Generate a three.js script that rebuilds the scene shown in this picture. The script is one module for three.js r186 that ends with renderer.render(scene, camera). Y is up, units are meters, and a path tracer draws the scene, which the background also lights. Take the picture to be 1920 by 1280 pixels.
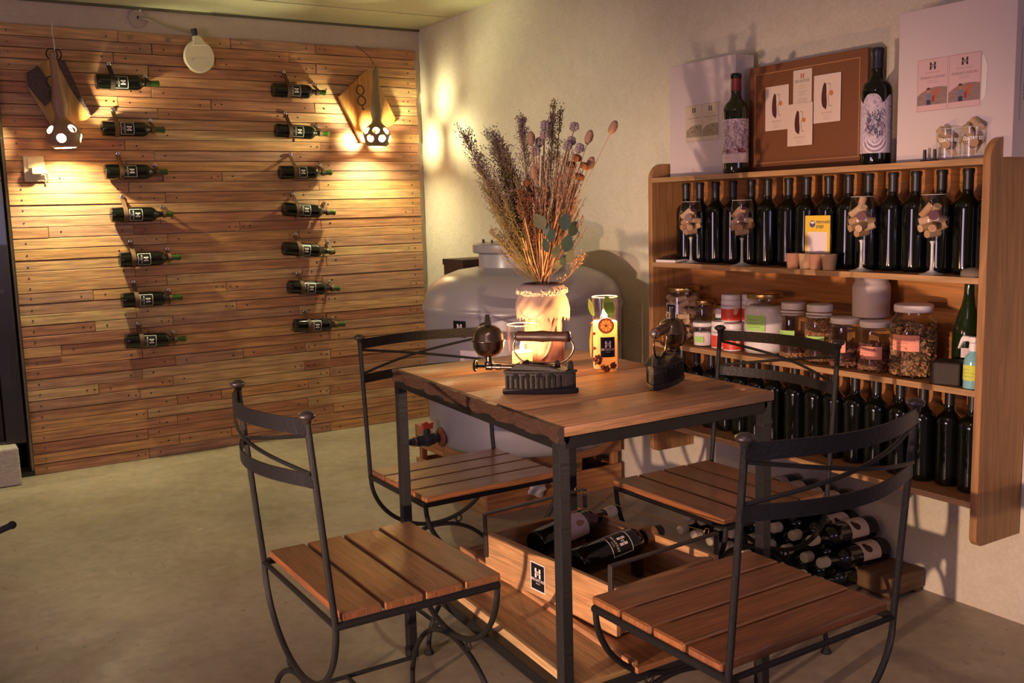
import * as THREE from 'three';
import { mergeGeometries, mergeVertices, toCreasedNormals } from 'three/addons/utils/BufferGeometryUtils.js';
import { RoundedBoxGeometry } from 'three/addons/geometries/RoundedBoxGeometry.js';
import { RectAreaLightUniformsLib } from 'three/addons/lights/RectAreaLightUniformsLib.js';
import { Brush, Evaluator, SUBTRACTION } from 'three-bvh-csg';

// ---------------------------------------------------------------- camera, exposure, room lights
RectAreaLightUniformsLib.init();
const scene = new THREE.Scene();
scene.background = new THREE.Color(0x000000);
const camera = new THREE.PerspectiveCamera(38.6, 1920 / 1280, 0.05, 40);
camera.matrixAutoUpdate = true;
{
  const right = new THREE.Vector3(0.84721, -0.02678, 0.53058), up = new THREE.Vector3(0.09426, 0.99046, -0.10052);
  const back = new THREE.Vector3().crossVectors(right, up).normalize();
  up.crossVectors(back, right).normalize(); right.normalize();
  camera.quaternion.setFromRotationMatrix(new THREE.Matrix4().makeBasis(right, up, back));
  camera.position.set(0, 1.25, 0);
}
const renderer = new THREE.WebGLRenderer({ antialias: true });
renderer.toneMapping = THREE.LinearToneMapping;
renderer.toneMappingExposure = 1.3;
renderer.shadowMap.enabled = true;
renderer.shadowMap.type = THREE.PCFSoftShadowMap;

const LIGHT = {                      // lamps seen and unseen: colour (linear) and strength
  sconceLeft: { color: [1, 0.92, 0.52], cd: 3.3 },
  sconceRight: { color: [1, 0.92, 0.52], cd: 2.1 },
  candleLow: { color: [1, 0.52, 0.20], cd: 0.27 },
  candleTall: { color: [1, 0.50, 0.19], cd: 0.4 },
  tube: { color: [1.0, 0.60, 0.76], nits: 18 },  // from here down: lamps out of view
  unseenLowSpot: { color: [1.0, 0.64, 0.44], cd: 36 },
  unseenCeilingSpot: { color: [1.0, 0.80, 0.54], cd: 17 },
  window: { color: [0.96, 0.66, 0.98], nits: 6.6 },
  panel: { color: [0.62, 0.55, 1.0], nits: 2 },
};
const col = (a) => new THREE.Color().setRGB(a[0], a[1], a[2]);

// ---------------------------------------------------------------- helpers
let seed = 20240611;
const rnd = () => { seed = (seed + 0x6D2B79F5) | 0; let t = Math.imul(seed ^ (seed >>> 15), 1 | seed); t = (t + Math.imul(t ^ (t >>> 7), 61 | t)) ^ t; return ((t ^ (t >>> 14)) >>> 0) / 4294967296; };
const rr = (a, b) => a + (b - a) * rnd();
const V = (x, y, z) => new THREE.Vector3(x, y, z);
const PI = Math.PI, rad = (d) => d * PI / 180;
const used = {};
function numbered(n) { used[n] = (used[n] ?? -1) + 1; return used[n] ? n + '_' + String(used[n]).padStart(3, '0') : n; }
function thing(name, label, category, pos = [0, 0, 0], turn = 0, group) {
  const o = new THREE.Group();
  o.name = numbered(name); o.position.set(...pos); o.rotation.y = turn;
  o.userData = { label, category };
  if (group) o.userData.group = group;
  scene.add(o); return o;
}
function part(parent, name, geo, mat, pos, rot, label) {
  const m = new THREE.Mesh(geo, mat);
  m.name = name; m.castShadow = m.receiveShadow = true;
  if (pos) m.position.set(...pos);
  if (rot) m.rotation.set(...rot);
  if (label) m.userData.label = label;
  parent.add(m); return m;
}
function single(name, label, category, geo, mat, pos, rot, group, kind) {
  const m = part(scene, numbered(name), geo, mat, pos, rot);
  m.userData = { label, category };
  if (group) m.userData.group = group;
  if (kind) m.userData.kind = kind;
  return m;
}
function struct(name, geo, mat, pos, rot) {
  const m = part(scene, numbered(name), geo, mat, pos, rot);
  m.userData.kind = 'structure'; return m;
}
function copyOf(src, label, pos, turn, group) {
  const r = src.clone(); r.name = numbered(src.name.replace(/_\d{3}$/, '')); r.userData = { ...src.userData, label };
  if (group) r.userData.group = group;
  if (pos) r.position.set(...pos);
  if (turn !== undefined) r.rotation.y = turn;
  scene.add(r); return r;
}
const clean = (gs) => gs.map((g) => { g = g.index ? g.toNonIndexed() : g; for (const k of Object.keys(g.attributes)) if (!['position', 'normal', 'uv'].includes(k)) g.deleteAttribute(k); g.morphAttributes = {}; g.clearGroups?.(); return g; });
const merge = (gs) => mergeGeometries(clean(gs));
const move = (g, x, y, z, rx = 0, ry = 0, rz = 0, s = 1) => g.applyMatrix4(new THREE.Matrix4().compose(V(x, y, z), new THREE.Quaternion().setFromEuler(new THREE.Euler(rx, ry, rz)), V(s, s, s)));
const lathe = (pts, seg = 28, a0 = 0, a = PI * 2) => new THREE.LatheGeometry(pts.map((p) => new THREE.Vector2(p[0], p[1])), seg, a0, a);
const cyl = (r0, r1, h, seg = 20, open = false) => new THREE.CylinderGeometry(r1, r0, h, seg, 1, open);
// box with rounded edges; uv in metres with the grain along `axis`
function uvBox(g, axis = 'x', off = [0, 0]) {
  const p = g.attributes.position, n = g.attributes.normal, uv = new Float32Array(p.count * 2);
  for (let i = 0; i < p.count; i++) {
    const P = { x: p.getX(i), y: p.getY(i), z: p.getZ(i) }, N = { x: Math.abs(n.getX(i)), y: Math.abs(n.getY(i)), z: Math.abs(n.getZ(i)) };
    const o = ['x', 'y', 'z'].filter((k) => k !== axis);
    let u, v;
    if (N[axis] > Math.max(N[o[0]], N[o[1]])) { u = P[o[0]] * 0.25; v = P[o[1]]; }
    else { u = P[axis]; v = N[o[0]] > N[o[1]] ? P[o[1]] + 0.37 : P[o[0]]; }
    uv[i * 2] = u + off[0]; uv[i * 2 + 1] = v + off[1];
  }
  g.setAttribute('uv', new THREE.BufferAttribute(uv, 2)); return g;
}
function board(w, h, d, axis = 'x', r = 0.002, off) { return uvBox(new RoundedBoxGeometry(w, h, d, 1, Math.min(r, w / 2.1, h / 2.1, d / 2.1)), axis, off ?? [rnd() * 7, rnd() * 7]); }
const tube = (pts, r, seg, rs = 10, closed = false) => new THREE.TubeGeometry(new THREE.CatmullRomCurve3(pts.map((p) => p.isVector3 ? p : V(...p)), closed), seg ?? Math.max(8, pts.length * 4), r, rs, closed);
function bar(a, b, r, rs = 8) {       // round rod between two points
  a = a.isVector3 ? a : V(...a); b = b.isVector3 ? b : V(...b);
  const g = new THREE.CylinderGeometry(r, r, a.distanceTo(b), rs);
  return g.applyMatrix4(new THREE.Matrix4().compose(a.clone().add(b).multiplyScalar(0.5), new THREE.Quaternion().setFromUnitVectors(V(0, 1, 0), b.clone().sub(a).normalize()), V(1, 1, 1)));
}
function sqbar(a, b, w, d = w, r = 0.0025) {  // square bar between two points
  a = V(...a); b = V(...b);
  const g = new RoundedBoxGeometry(w, a.distanceTo(b), d, 1, r);
  return g.applyMatrix4(new THREE.Matrix4().compose(a.clone().add(b).multiplyScalar(0.5), new THREE.Quaternion().setFromUnitVectors(V(0, 1, 0), b.clone().sub(a).normalize()), V(1, 1, 1)));
}
// ribbon: a polyline of [a, b] pairs, thickness t, width w along the third axis (extruded along +z, centred)
function ribbon(pts, w, t) {
  const L = [], R = [];
  pts.forEach((p, i) => {
    const a = pts[Math.max(0, i - 1)], b = pts[Math.min(pts.length - 1, i + 1)];
    const dx = b[0] - a[0], dy = b[1] - a[1], l = Math.hypot(dx, dy) || 1;
    L.push([p[0] - dy / l * t / 2, p[1] + dx / l * t / 2]); R.unshift([p[0] + dy / l * t / 2, p[1] - dx / l * t / 2]);
  });
  const s = new THREE.Shape([...L, ...R].map((q) => new THREE.Vector2(q[0], q[1])));
  const g = new THREE.ExtrudeGeometry(s, { depth: w, bevelEnabled: false, steps: 1 });
  return g.translate(0, 0, -w / 2);
}
const extrude = (pts, depth, bevel = 0, seg = 1) => new THREE.ExtrudeGeometry(pts instanceof THREE.Shape ? pts : new THREE.Shape(pts.map((p) => new THREE.Vector2(p[0], p[1]))), { depth, bevelEnabled: bevel > 0, bevelSize: bevel, bevelThickness: bevel, bevelSegments: seg, bevelOffset: -bevel, curveSegments: 14 });
const label = (r, y0, y1, arc, mid = 0, seg = 20) => { const g = new THREE.CylinderGeometry(r, r, y1 - y0, seg, 1, true, mid - arc / 2, arc); return g.translate(0, (y0 + y1) / 2, 0); };
function jitter(g, amt, f = 40) {     // lumpy displacement along the normals, the same for coincident vertices
  const p = g.attributes.position, n = g.attributes.normal;
  for (let i = 0; i < p.count; i++) {
    const x = p.getX(i), y = p.getY(i), z = p.getZ(i);
    const k = amt * (Math.sin(x * f + 1.3 * Math.sin(y * f * 1.7)) + Math.sin(y * f * 1.3 + 2 * Math.sin(z * f)) + Math.sin(z * f * 1.9 + x * f * 0.7)) / 3;
    p.setXYZ(i, x + n.getX(i) * k, y + n.getY(i) * k, z + n.getZ(i) * k);
  }
  g.computeVertexNormals(); return g;
}

// ---------------------------------------------------------------- textures
function lattice(nx, ny) { const a = new Float32Array(nx * ny); for (let i = 0; i < a.length; i++) a[i] = rnd(); return (u, v) => {
  u = ((u % 1) + 1) % 1 * nx; v = ((v % 1) + 1) % 1 * ny; const x = Math.floor(u), y = Math.floor(v), fx = u - x, fy = v - y, s = fx * fx * (3 - 2 * fx), t = fy * fy * (3 - 2 * fy);
  const g = (i, j) => a[(j % ny) * nx + (i % nx)]; return (g(x, y) * (1 - s) + g(x + 1, y) * s) * (1 - t) + (g(x, y + 1) * (1 - s) + g(x + 1, y + 1) * s) * t; }; }
function dataTex(w, h, f, srgb = true, rep) {
  const d = new Uint8Array(w * h * 4);
  for (let y = 0; y < h; y++) for (let x = 0; x < w; x++) { const c = f(x / w, y / h); for (let k = 0; k < 3; k++) d[(y * w + x) * 4 + k] = Math.max(0, Math.min(255, 255 * (c.length ? c[k] : c))); d[(y * w + x) * 4 + 3] = 255; }
  const t = new THREE.DataTexture(d, w, h, THREE.RGBAFormat);
  t.wrapS = t.wrapT = THREE.RepeatWrapping; t.magFilter = THREE.LinearFilter; t.minFilter = THREE.LinearMipmapLinearFilter; t.generateMipmaps = true;
  if (srgb) t.colorSpace = THREE.SRGBColorSpace;
  if (rep) t.repeat.set(...rep);
  t.needsUpdate = true; return t;
}
const nA = lattice(5, 30), nB = lattice(9, 120), nC = lattice(24, 256), nD = lattice(4, 6), nE = lattice(40, 40), nF = lattice(90, 90), nG = lattice(200, 200);
// wood: streaks along u; multiplied with each board's own colour. One repeat = 0.6 m x 0.2 m
const grainF = (u, v) => { const w = v + 0.03 * (nD(u, v) - 0.5) + 0.012 * nA(u, v); const s = 0.35 * nA(u, w) + 0.3 * nB(u, w) + 0.35 * nC(u, w); return s; };
const grainTex = dataTex(512, 512, (u, v) => { const s = grainF(u, v), k = 0.72 + 0.5 * (s - 0.28); const red = 0.05 * (nD(v, u) - 0.5); return [k * (1 + red), k, k * (1 - red)]; }, true, [1.6, 4.5]);
const oldGrain = dataTex(512, 512, (u, v) => { let s = grainF(u, v); const st = nD(u * 2, v * 3); let k = 0.84 + 0.36 * (s - 0.3) + 0.22 * (st - 0.5); const g = nC(u * 2, v); if (g > 0.93) k *= 0.82; return [k, k * (0.97 + 0.06 * (nA(v, u) - 0.5)), k * 0.96]; }, true, [1.3, 5]);
const grainBump = dataTex(512, 512, (u, v) => grainF(u, v), false, [1.6, 4.5]);
const oakTex = dataTex(512, 512, (u, v) => { const w = v + 0.10 * (nD(u, v) - 0.5) + 0.02 * nA(u, v), s = 0.5 * nA(u, w * 2) + 0.25 * nB(u, w) + 0.25 * nC(u, w), k = 0.8 + 0.32 * (s - 0.4); return [k, k * 0.99, k * 0.98]; }, true, [1.2, 2.5]);
const plasterBump = dataTex(512, 512, (u, v) => 0.35 * nE(u, v) + 0.35 * nF(u, v) + 0.3 * nG(u, v), false, [1.2, 1.2]);
const plasterMap = dataTex(512, 512, (u, v) => { const k = 0.95 + 0.025 * (nE(u, v) - 0.5) + 0.04 * (nD(u, v) - 0.5) + 0.05 * (nG(u, v) - 0.5); return [k, k, k * (1 - 0.03 * nE(v, u))]; }, true, [0.7, 0.7]);
const concreteMap = dataTex(1024, 1024, (u, v) => {
  let k = 0.86 + 0.16 * (nD(u, v) - 0.5) + 0.12 * (nE(u * 0.25, v * 0.25) - 0.5) + 0.07 * (nF(u, v) - 0.5) + 0.05 * (nG(u, v) - 0.5);
  const s = nF(u * 2, v * 2); if (s > 0.93) k *= 0.86; if (nG(v, u) > 0.985) k *= 0.7;
  return [k, k * 0.985, k * (0.95 + 0.05 * nE(v, u))];
}, true, [0.33, 0.33]);
const concreteRough = dataTex(512, 512, (u, v) => 0.42 + 0.3 * nE(u * 0.5, v * 0.5) + 0.12 * nF(u, v), false, [0.5, 0.5]);
const ironBump = dataTex(256, 256, (u, v) => 0.6 * nE(u, v) + 0.4 * nF(u, v), false, [6, 6]);
function canvasTex(w, h, draw) {
  const c = document.createElement('canvas'); c.width = w; c.height = h;
  const x = c.getContext('2d'); draw(x, w, h);
  const t = new THREE.CanvasTexture(c); t.colorSpace = THREE.SRGBColorSpace; t.anisotropy = 8; return t;
}
// ---------------------------------------------------------------- materials
const std = (name, color, roughness = 0.6, o = {}) => new THREE.MeshStandardMaterial({ name, color: Array.isArray(color) ? col(color) : color, roughness, ...o });
const phys = (name, color, roughness = 0.5, o = {}) => new THREE.MeshPhysicalMaterial({ name, color: Array.isArray(color) ? col(color) : color, roughness, ...o });
const M = {
  iron: std('wrought iron', [0.022, 0.021, 0.021], 0.42, { metalness: 0.55, bumpMap: ironBump, bumpScale: 0.0004 }),
  ironWorn: std('worn iron', [0.10, 0.085, 0.08], 0.4, { metalness: 0.75 }),
  castIron: std('cast iron', [0.026, 0.021, 0.018], 0.6, { metalness: 0.25, bumpMap: ironBump, bumpScale: 0.0008 }),
  nickel: std('tarnished nickel', [0.20, 0.15, 0.11], 0.24, { metalness: 1 }),
  chrome: std('chrome', [0.75, 0.75, 0.78], 0.15, { metalness: 1 }),
  brass: std('brass', [0.6, 0.38, 0.14], 0.3, { metalness: 1 }),
  handleWood: phys('turned handle wood', [0.095, 0.04, 0.02], 0.4, { map: grainTex, clearcoat: 0.25 }),
  darkGlass: phys('dark bottle glass', [0.0025, 0.0035, 0.0025], 0.07, { clearcoat: 0.25, clearcoatRoughness: 0.03 }),
  litNeckGlass: phys('lit green neck glass', [0.03, 0.075, 0.012], 0.07, { clearcoat: 0.6, clearcoatRoughness: 0.03 }),
  clear: phys('clear glass', [0.97, 0.98, 0.97], 0.0, { transmission: 1, thickness: 0, ior: 1.6 }),
  rim: phys('whitened glass edge', [0.9, 0.92, 0.9], 0.25, { transmission: 0.55, thickness: 0 }),  // milky colour gives glass edges and stems their bright gleam
  oliveGlass: phys('dark olive bottle glass', [0.008, 0.018, 0.004], 0.07, { clearcoat: 0.4, clearcoatRoughness: 0.03 }),
  leather: std('brown leather', [0.11, 0.05, 0.022], 0.65),
  leatherDark: std('dark leather', [0.03, 0.018, 0.012], 0.6),
  white: std('white plastic', [0.72, 0.7, 0.66], 0.4),
  lidWhite: std('white lid plastic', [0.78, 0.74, 0.75], 0.4),
  black: std('black', [0.012, 0.012, 0.013], 0.4),
  oak: phys('oak veneer', [0.50, 0.255, 0.095], 0.5, { map: oakTex, clearcoat: 0.15, clearcoatRoughness: 0.4 }),
  oakBack: phys('varnished pine back', [0.60, 0.26, 0.075], 0.42, { map: oakTex, clearcoat: 0.2, clearcoatRoughness: 0.3 }),
  oakEdge: phys('pale board edge', [0.60, 0.36, 0.17], 0.5, { map: oakTex }),
  tank: phys('grey tank plastic', [0.30, 0.285, 0.30], 0.3, { clearcoat: 0.3, clearcoatRoughness: 0.25 }),
  cork: std('cork', [0.50, 0.30, 0.17], 0.85, { map: plasterMap }),
  corkPale: std('pale cork', [0.62, 0.42, 0.27], 0.85, { map: plasterMap }),
  corkWine: std('wine stained cork end', [0.12, 0.025, 0.045], 0.8),
  wax: std('ivory wax', [0.72, 0.65, 0.5], 0.5),
  paper: std('white card', [0.75, 0.7, 0.68], 0.75),
};
// ---------------------------------------------------------------- print: labels, cards, stickers
function emblem(x, cx, cy, s, color) {   // the winery's H: two pillars, split at the middle, with a peaked bar and a small drop between
  x.fillStyle = color;
  const w = s * 0.28, g = s * 0.19;
  for (const k of [-1, 1]) { x.fillRect(cx + k * (g + w / 2) - w / 2, cy - s / 2, w, s * 0.44); x.fillRect(cx + k * (g + w / 2) - w / 2, cy + s * 0.01, w, s * 0.49); }
  x.beginPath(); x.moveTo(cx - g, cy - s * 0.1); x.lineTo(cx, cy - s * 0.24); x.lineTo(cx + g, cy - s * 0.1); x.lineTo(cx + g, cy + s * 0.0); x.lineTo(cx, cy - s * 0.14); x.lineTo(cx - g, cy + s * 0.0); x.fill();
  x.beginPath(); x.ellipse(cx, cy + s * 0.1, s * 0.06, s * 0.13, 0, 0, 7); x.fill();
}
const text = (x, s, px, py, size, color = '#fff', font = 'serif', w = '') => { x.fillStyle = color; x.font = `${w} ${size}px ${font}`; x.textAlign = 'center'; x.fillText(s, px, py); };
const fillBg = (x, w, h, c) => { x.fillStyle = c; x.fillRect(0, 0, w, h); };
const scribble = (x, n, x0, x1, y0, dy, color) => { x.strokeStyle = color; x.lineWidth = 2; for (let i = 0; i < n; i++) { x.beginPath(); const e = x1 - rr(0, (x1 - x0) * 0.35); for (let q = x0; q < e; q += 5) { const yy = y0 + i * dy + rr(-3.5, 3.5); q === x0 ? x.moveTo(q, yy) : x.lineTo(q, yy); } x.stroke(); } };
const lines = (x, n, cx, w0, y0, dy, color) => { x.fillStyle = color; for (let i = 0; i < n; i++) { const w = w0 * rr(0.55, 1); x.fillRect(cx - w / 2, y0 + i * dy, w, 2); } };
const printMat = (name, tex, rough = 0.55, o = {}) => std(name, 0xffffff, rough, { map: tex, ...o });
const wineryCard = (frame, small) => canvasTex(256, 320, (x, w, h) => {
  fillBg(x, w, h, frame ? '#e9e2e6' : '#0b0b0c'); x.fillStyle = '#0b0b0c'; if (frame) x.fillRect(12, 12, w - 24, h - 24);
  emblem(x, w / 2, h * 0.36, 108, '#efe4e6'); text(x, 'HUANTAY', w / 2, h * 0.66, 44, '#efe4e6', 'serif', 'bold'); text(x, 'WINES', w / 2, h * 0.76, 22, '#efe4e6', 'serif');
});
const P = {
  bottleLabel: printMat('black bottle label', canvasTex(256, 256, (x, w, h) => { fillBg(x, w, h, '#0c0c0c'); x.strokeStyle = '#e8e2dc'; x.lineWidth = 9; x.strokeRect(8, 8, w - 16, h - 16); emblem(x, w / 2, 98, 92, '#efe8e2'); text(x, 'HUANTAY', w / 2, 192, 34, '#efe8e2', 'serif', 'bold'); text(x, 'WINES', w / 2, 222, 18, '#efe8e2'); }), 0.4),
  framedCard: printMat('black winery sticker', wineryCard(true), 0.5),
  plainCard: printMat('black winery sticker', wineryCard(false), 0.3),
  whiteTag: printMat('white tank tag', canvasTex(96, 160, (x, w, h) => { fillBg(x, w, h, '#d9cfcf'); text(x, 'HUA', w / 2, 50, 26, '#777', 'sans-serif'); lines(x, 4, w / 2, 60, 80, 14, '#b9aeae'); }), 0.7),
  blobLabel: printMat('cream bottle label', canvasTex(256, 256, (x, w, h) => { fillBg(x, w, h, '#c9b6a2'); x.fillStyle = '#3a1a18'; x.beginPath(); x.ellipse(w * 0.42, h * 0.36, 36, 52, 0.4, 0, 7); x.fill(); x.beginPath(); x.ellipse(w * 0.56, h * 0.27, 24, 30, -0.5, 0, 7); x.fill(); lines(x, 3, w * 0.5, 130, 180, 18, '#8a7468'); }), 0.7),
  amphoraLabel: printMat('pale pink bottle label', canvasTex(256, 320, (x, w, h) => { fillBg(x, w, h, '#d3bcb8'); x.fillStyle = '#a87d5e'; x.beginPath(); x.ellipse(w * 0.5, 86, 30, 42, 0, 0, 7); x.fill(); x.fillStyle = '#8d6248'; x.fillRect(w * 0.5 - 12, 38, 24, 12); lines(x, 2, w / 2, 150, 170, 16, '#9b827e'); text(x, 'HUANTAY', w / 2, 246, 30, '#9b7f7c', 'serif'); text(x, 'WINES', w / 2, 274, 20, '#9b7f7c', 'serif'); }), 0.7),
  engravedA: printMat('engraved label', canvasTex(384, 512, (x, w, h) => {
    fillBg(x, w, h, '#c5b3bd'); const tones = ['#7c6c84', '#a898ab', '#58496a', '#b49a98', '#8a6f6c', '#e2d2d6'];
    for (let i = 0; i < 420; i++) { x.strokeStyle = tones[i % 6]; x.lineWidth = rr(2, 8); const a = rr(0, w), b = rr(0, h * 0.78), q = rr(20, 70); x.beginPath(); x.moveTo(a, b); x.bezierCurveTo(a + rr(-q, q), b + rr(-q, q), a + rr(-q, q), b + rr(0, 2 * q), a + rr(-q, q), b + rr(0, 2 * q)); x.stroke(); }
    for (let i = 0; i < 22; i++) { x.fillStyle = i % 3 ? '#8b3b3f' : '#5b3040'; x.beginPath(); x.arc(rr(30, w - 60), h * 0.72 + rr(-22, 22), rr(6, 15), 0, 7); x.fill(); }
    x.fillStyle = '#d6c3c2'; x.fillRect(0, h * 0.8, w, h * 0.2); lines(x, 2, w * 0.3, 120, h * 0.86, 14, '#9a868a');
  }), 0.6),
  engravedB: printMat('engraved label', canvasTex(512, 512, (x, w, h) => {
    fillBg(x, w, h, '#b8abba'); const tones = ['#8f8198', '#9d94ab', '#726380', '#d3c7d3'];
    for (let i = 0; i < 420; i++) { x.strokeStyle = tones[i % 4]; x.lineWidth = rr(2, 6); const a = rr(0, w), b = rr(0, h), q = rr(14, 50); x.beginPath(); x.moveTo(a, b); x.bezierCurveTo(a + rr(-q, q), b + rr(-q, q), a + rr(-q, q), b + rr(-q, q), a + rr(-q, q), b + rr(-q, q)); x.stroke(); }
    for (let i = 0; i < 5; i++) { x.strokeStyle = i % 2 ? '#6e6280' : '#ded2da'; x.lineWidth = 9; x.beginPath(); x.arc(w * 0.45, h * 0.72, 70 + i * 19, 0.35, PI - 0.35); x.stroke(); }
    for (let i = 0; i < 90; i++) { x.strokeStyle = ['#2c2740', '#3a3f5c', '#4d4560', '#31405e', '#8d7f92'][i % 5]; x.lineWidth = rr(4, 11); const a = w * 0.44 + rr(-95, 95), b = h * 0.5 + rr(-120, 70); x.beginPath(); x.moveTo(a, b); x.quadraticCurveTo(a + rr(-30, 30), b + rr(10, 40), a + rr(-40, 40), b + rr(20, 70)); x.stroke(); }
  }), 0.6),
  sheep: (pink) => printMat('stickers on white box', canvasTex(512, 384, (x, w, h) => {
    fillBg(x, w, h, pink ? '#d8c4c6' : '#cfc3b2'); x.fillStyle = pink ? '#c7a8ab' : '#c3b59f';
    for (const k of [0, 1]) {
      const o = k * w / 2; x.fillStyle = pink ? '#cdaeb0' : '#c6b8a2'; x.fillRect(o + 5, 5, w / 2 - 10, h - 10);
      x.strokeStyle = '#8c7470'; x.lineWidth = 3; x.strokeRect(o + 5, 5, w / 2 - 10, h - 10);
      emblem(x, o + w / 4, 56, 52, '#241c1c'); text(x, 'HUANTAY WINES', o + w / 4, 108, 15, '#8d7474', 'serif');
      text(x, 'PEIMAN LANUDO', o + w / 4, 146, 24, '#5d4444', 'serif'); lines(x, 2, o + w / 4, 130, 160, 13, '#8d7474');
      x.fillStyle = pink ? '#8d7470' : '#948a72'; x.beginPath(); x.moveTo(o + 6, 268); x.quadraticCurveTo(o + w * 0.2, 186, o + w / 2 - 6, 218); x.lineTo(o + w / 2 - 6, 336); x.lineTo(o + 6, 336); x.fill();
      for (let i = 0; i < 50; i++) { x.fillStyle = i % 2 ? '#6f5a54' : '#a08b82'; x.fillRect(o + rr(10, w / 2 - 30), rr(262, 330), rr(6, 26), 2.5); }
      if (pink) { x.fillStyle = '#6d7590'; x.fillRect(o + 84, 252, 34, 50); x.fillStyle = '#2d3450'; x.fillRect(o + 84, 300, 34, 34); x.fillStyle = '#b87450'; x.beginPath(); x.arc(o + 100, 236, 16, 0, 7); x.fill(); x.fillStyle = '#4b2b22'; x.beginPath(); x.arc(o + 97, 226, 17, PI, 0); x.fill(); x.fillStyle = '#c0562e'; x.save(); x.translate(o + 156, 262); x.rotate(0.5); x.fillRect(-11, -46, 22, 92); x.restore(); x.fillStyle = '#9c3426'; x.fillRect(o + 128, 270, 22, 44); }
      else { for (let i = 0; i < 6; i++) { x.fillStyle = ['#a8562f', '#7d2f24', '#b89a6a'][i % 3]; x.beginPath(); x.arc(o + 80 + i * 22, 236 + (i % 2) * 44, 9, 0, 7); x.fill(); } }
    }
  }), 0.7),
  boxSpine: printMat('printed box side', canvasTex(96, 512, (x, w, h) => { fillBg(x, w, h, '#c4bfc4'); x.save(); x.translate(w / 2, h / 2); x.rotate(-PI / 2); text(x, 'BUTINI WINES', 0, 6, 40, '#4a444a', 'serif'); lines(x, 1, 0, 300, 22, 4, '#8e868c'); x.restore(); }), 0.7),
  menuCard: printMat('small printed card', canvasTex(192, 320, (x, w, h) => { fillBg(x, w, h, '#d2bfb4'); emblem(x, w / 2, 48, 38, '#9c3f34'); text(x, 'HUANTAY', w / 2, 98, 30, '#6a5852', 'serif', 'bold'); lines(x, 3, w / 2, 80, 118, 12, '#8d7b74'); lines(x, 4, w / 2, 120, 166, 11, '#8d7b74'); lines(x, 4, w / 2, 120, 222, 11, '#8d7b74'); x.fillStyle = '#a8564a'; x.fillRect(36, 284, 46, 6); }), 0.75),
  glassCard: printMat('small card with a wine glass print', canvasTex(240, 320, (x, w, h) => {
    fillBg(x, w, h, '#d6c2b8'); x.fillStyle = '#4a201e'; x.beginPath(); x.moveTo(96, 50); x.bezierCurveTo(66, 90, 62, 190, 84, 216); x.lineTo(112, 236); x.bezierCurveTo(130, 190, 112, 150, 116, 120); x.lineTo(112, 64); x.fill();
    x.strokeStyle = '#8f7f7a'; x.lineWidth = 5; x.beginPath(); x.moveTo(122, 60); x.lineTo(150, 66); x.quadraticCurveTo(150, 120, 132, 140); x.lineTo(140, 210); x.lineTo(166, 216); x.stroke();
    x.fillStyle = '#c07742'; x.beginPath(); x.arc(160, 128, 18, 0, 7); x.fill(); text(x, 'HUANTAY', w / 2, 264, 20, '#a5695f', 'serif'); lines(x, 3, w / 2, 90, 276, 12, '#a08e86');
  }), 0.75),
  payCard: printMat('yellow payment card', canvasTex(256, 384, (x, w, h) => { fillBg(x, w, h, '#e8c23c'); x.fillStyle = '#4a4f8c'; x.beginPath(); x.ellipse(76, 60, 30, 26, 0, 0, 7); x.fill(); x.fillStyle = '#dfe3ee'; x.beginPath(); x.ellipse(76, 50, 22, 9, 0, 0, 7); x.fill(); x.textAlign = 'left'; x.fillStyle = '#37335f'; x.font = 'bold 34px sans-serif'; x.fillText('mercado', 116, 56); x.fillText('pago', 116, 88); x.fillStyle = '#e6d9dd'; x.fillRect(26, 118, w - 52, 240); }), 0.5),
  pillTub: printMat('red and white tub label', canvasTex(512, 256, (x, w, h) => { fillBg(x, w, h, '#e4dbe0'); x.fillStyle = '#d8402c'; x.fillRect(60, 90, 400, 166); x.fillStyle = '#e9b9ac'; x.beginPath(); x.ellipse(350, 120, 38, 60, 0.5, 0, 7); x.fill(); text(x, 'VITAMINA C', 210, 62, 44, '#77707c', 'sans-serif', 'bold'); lines(x, 4, 220, 260, 160, 20, '#e88a78'); }), 0.45),
  note: (c, ink) => printMat('handwritten note', canvasTex(160, 112, (x, w, h) => { fillBg(x, w, h, c); scribble(x, 3, 18, w - 18, 32, 26, ink); }), 0.85),
  tumblerText: printMat('white lettering on glass', canvasTex(512, 96, (x, w, h) => { x.clearRect(0, 0, w, h); text(x, 'CUATRO SEIS', w / 2, 70, 76, '#fff', 'sans-serif', 'bold'); }), 0.5, { transparent: true }),
  pamphlet: printMat('black booklet cover', canvasTex(128, 96, (x, w, h) => { fillBg(x, w, h, '#131217'); text(x, 'HUANTAY', w / 2, 52, 22, '#cfc8cf', 'serif'); }), 0.5),
  citrus: printMat('dried citrus slice', canvasTex(256, 256, (x, w, h) => { fillBg(x, w, h, '#7a2a0a'); x.translate(128, 128); x.fillStyle = '#b24a10'; x.beginPath(); x.arc(0, 0, 112, 0, 7); x.fill(); for (let i = 0; i < 10; i++) { x.rotate(PI / 5); x.fillStyle = i % 2 ? '#f09a34' : '#ffb648'; x.beginPath(); x.moveTo(0, -16); x.lineTo(-22, -84); x.quadraticCurveTo(0, -104, 22, -84); x.fill(); } x.fillStyle = '#4a1606'; x.beginPath(); x.arc(0, 0, 15, 0, 7); x.fill(); }), 0.6),
};
P.greenNote = P.note('#a9d878', '#4f6f3a'); P.pinkNote = P.note('#f2a48e', '#8a4a4a'); P.whiteNote = P.note('#d8ccd2', '#77707a'); P.sprayNote = P.note('#d3db58', '#6c8a5a');
P.sheepPink = P.sheep(true); P.sheepTan = P.sheep(false);

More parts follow.
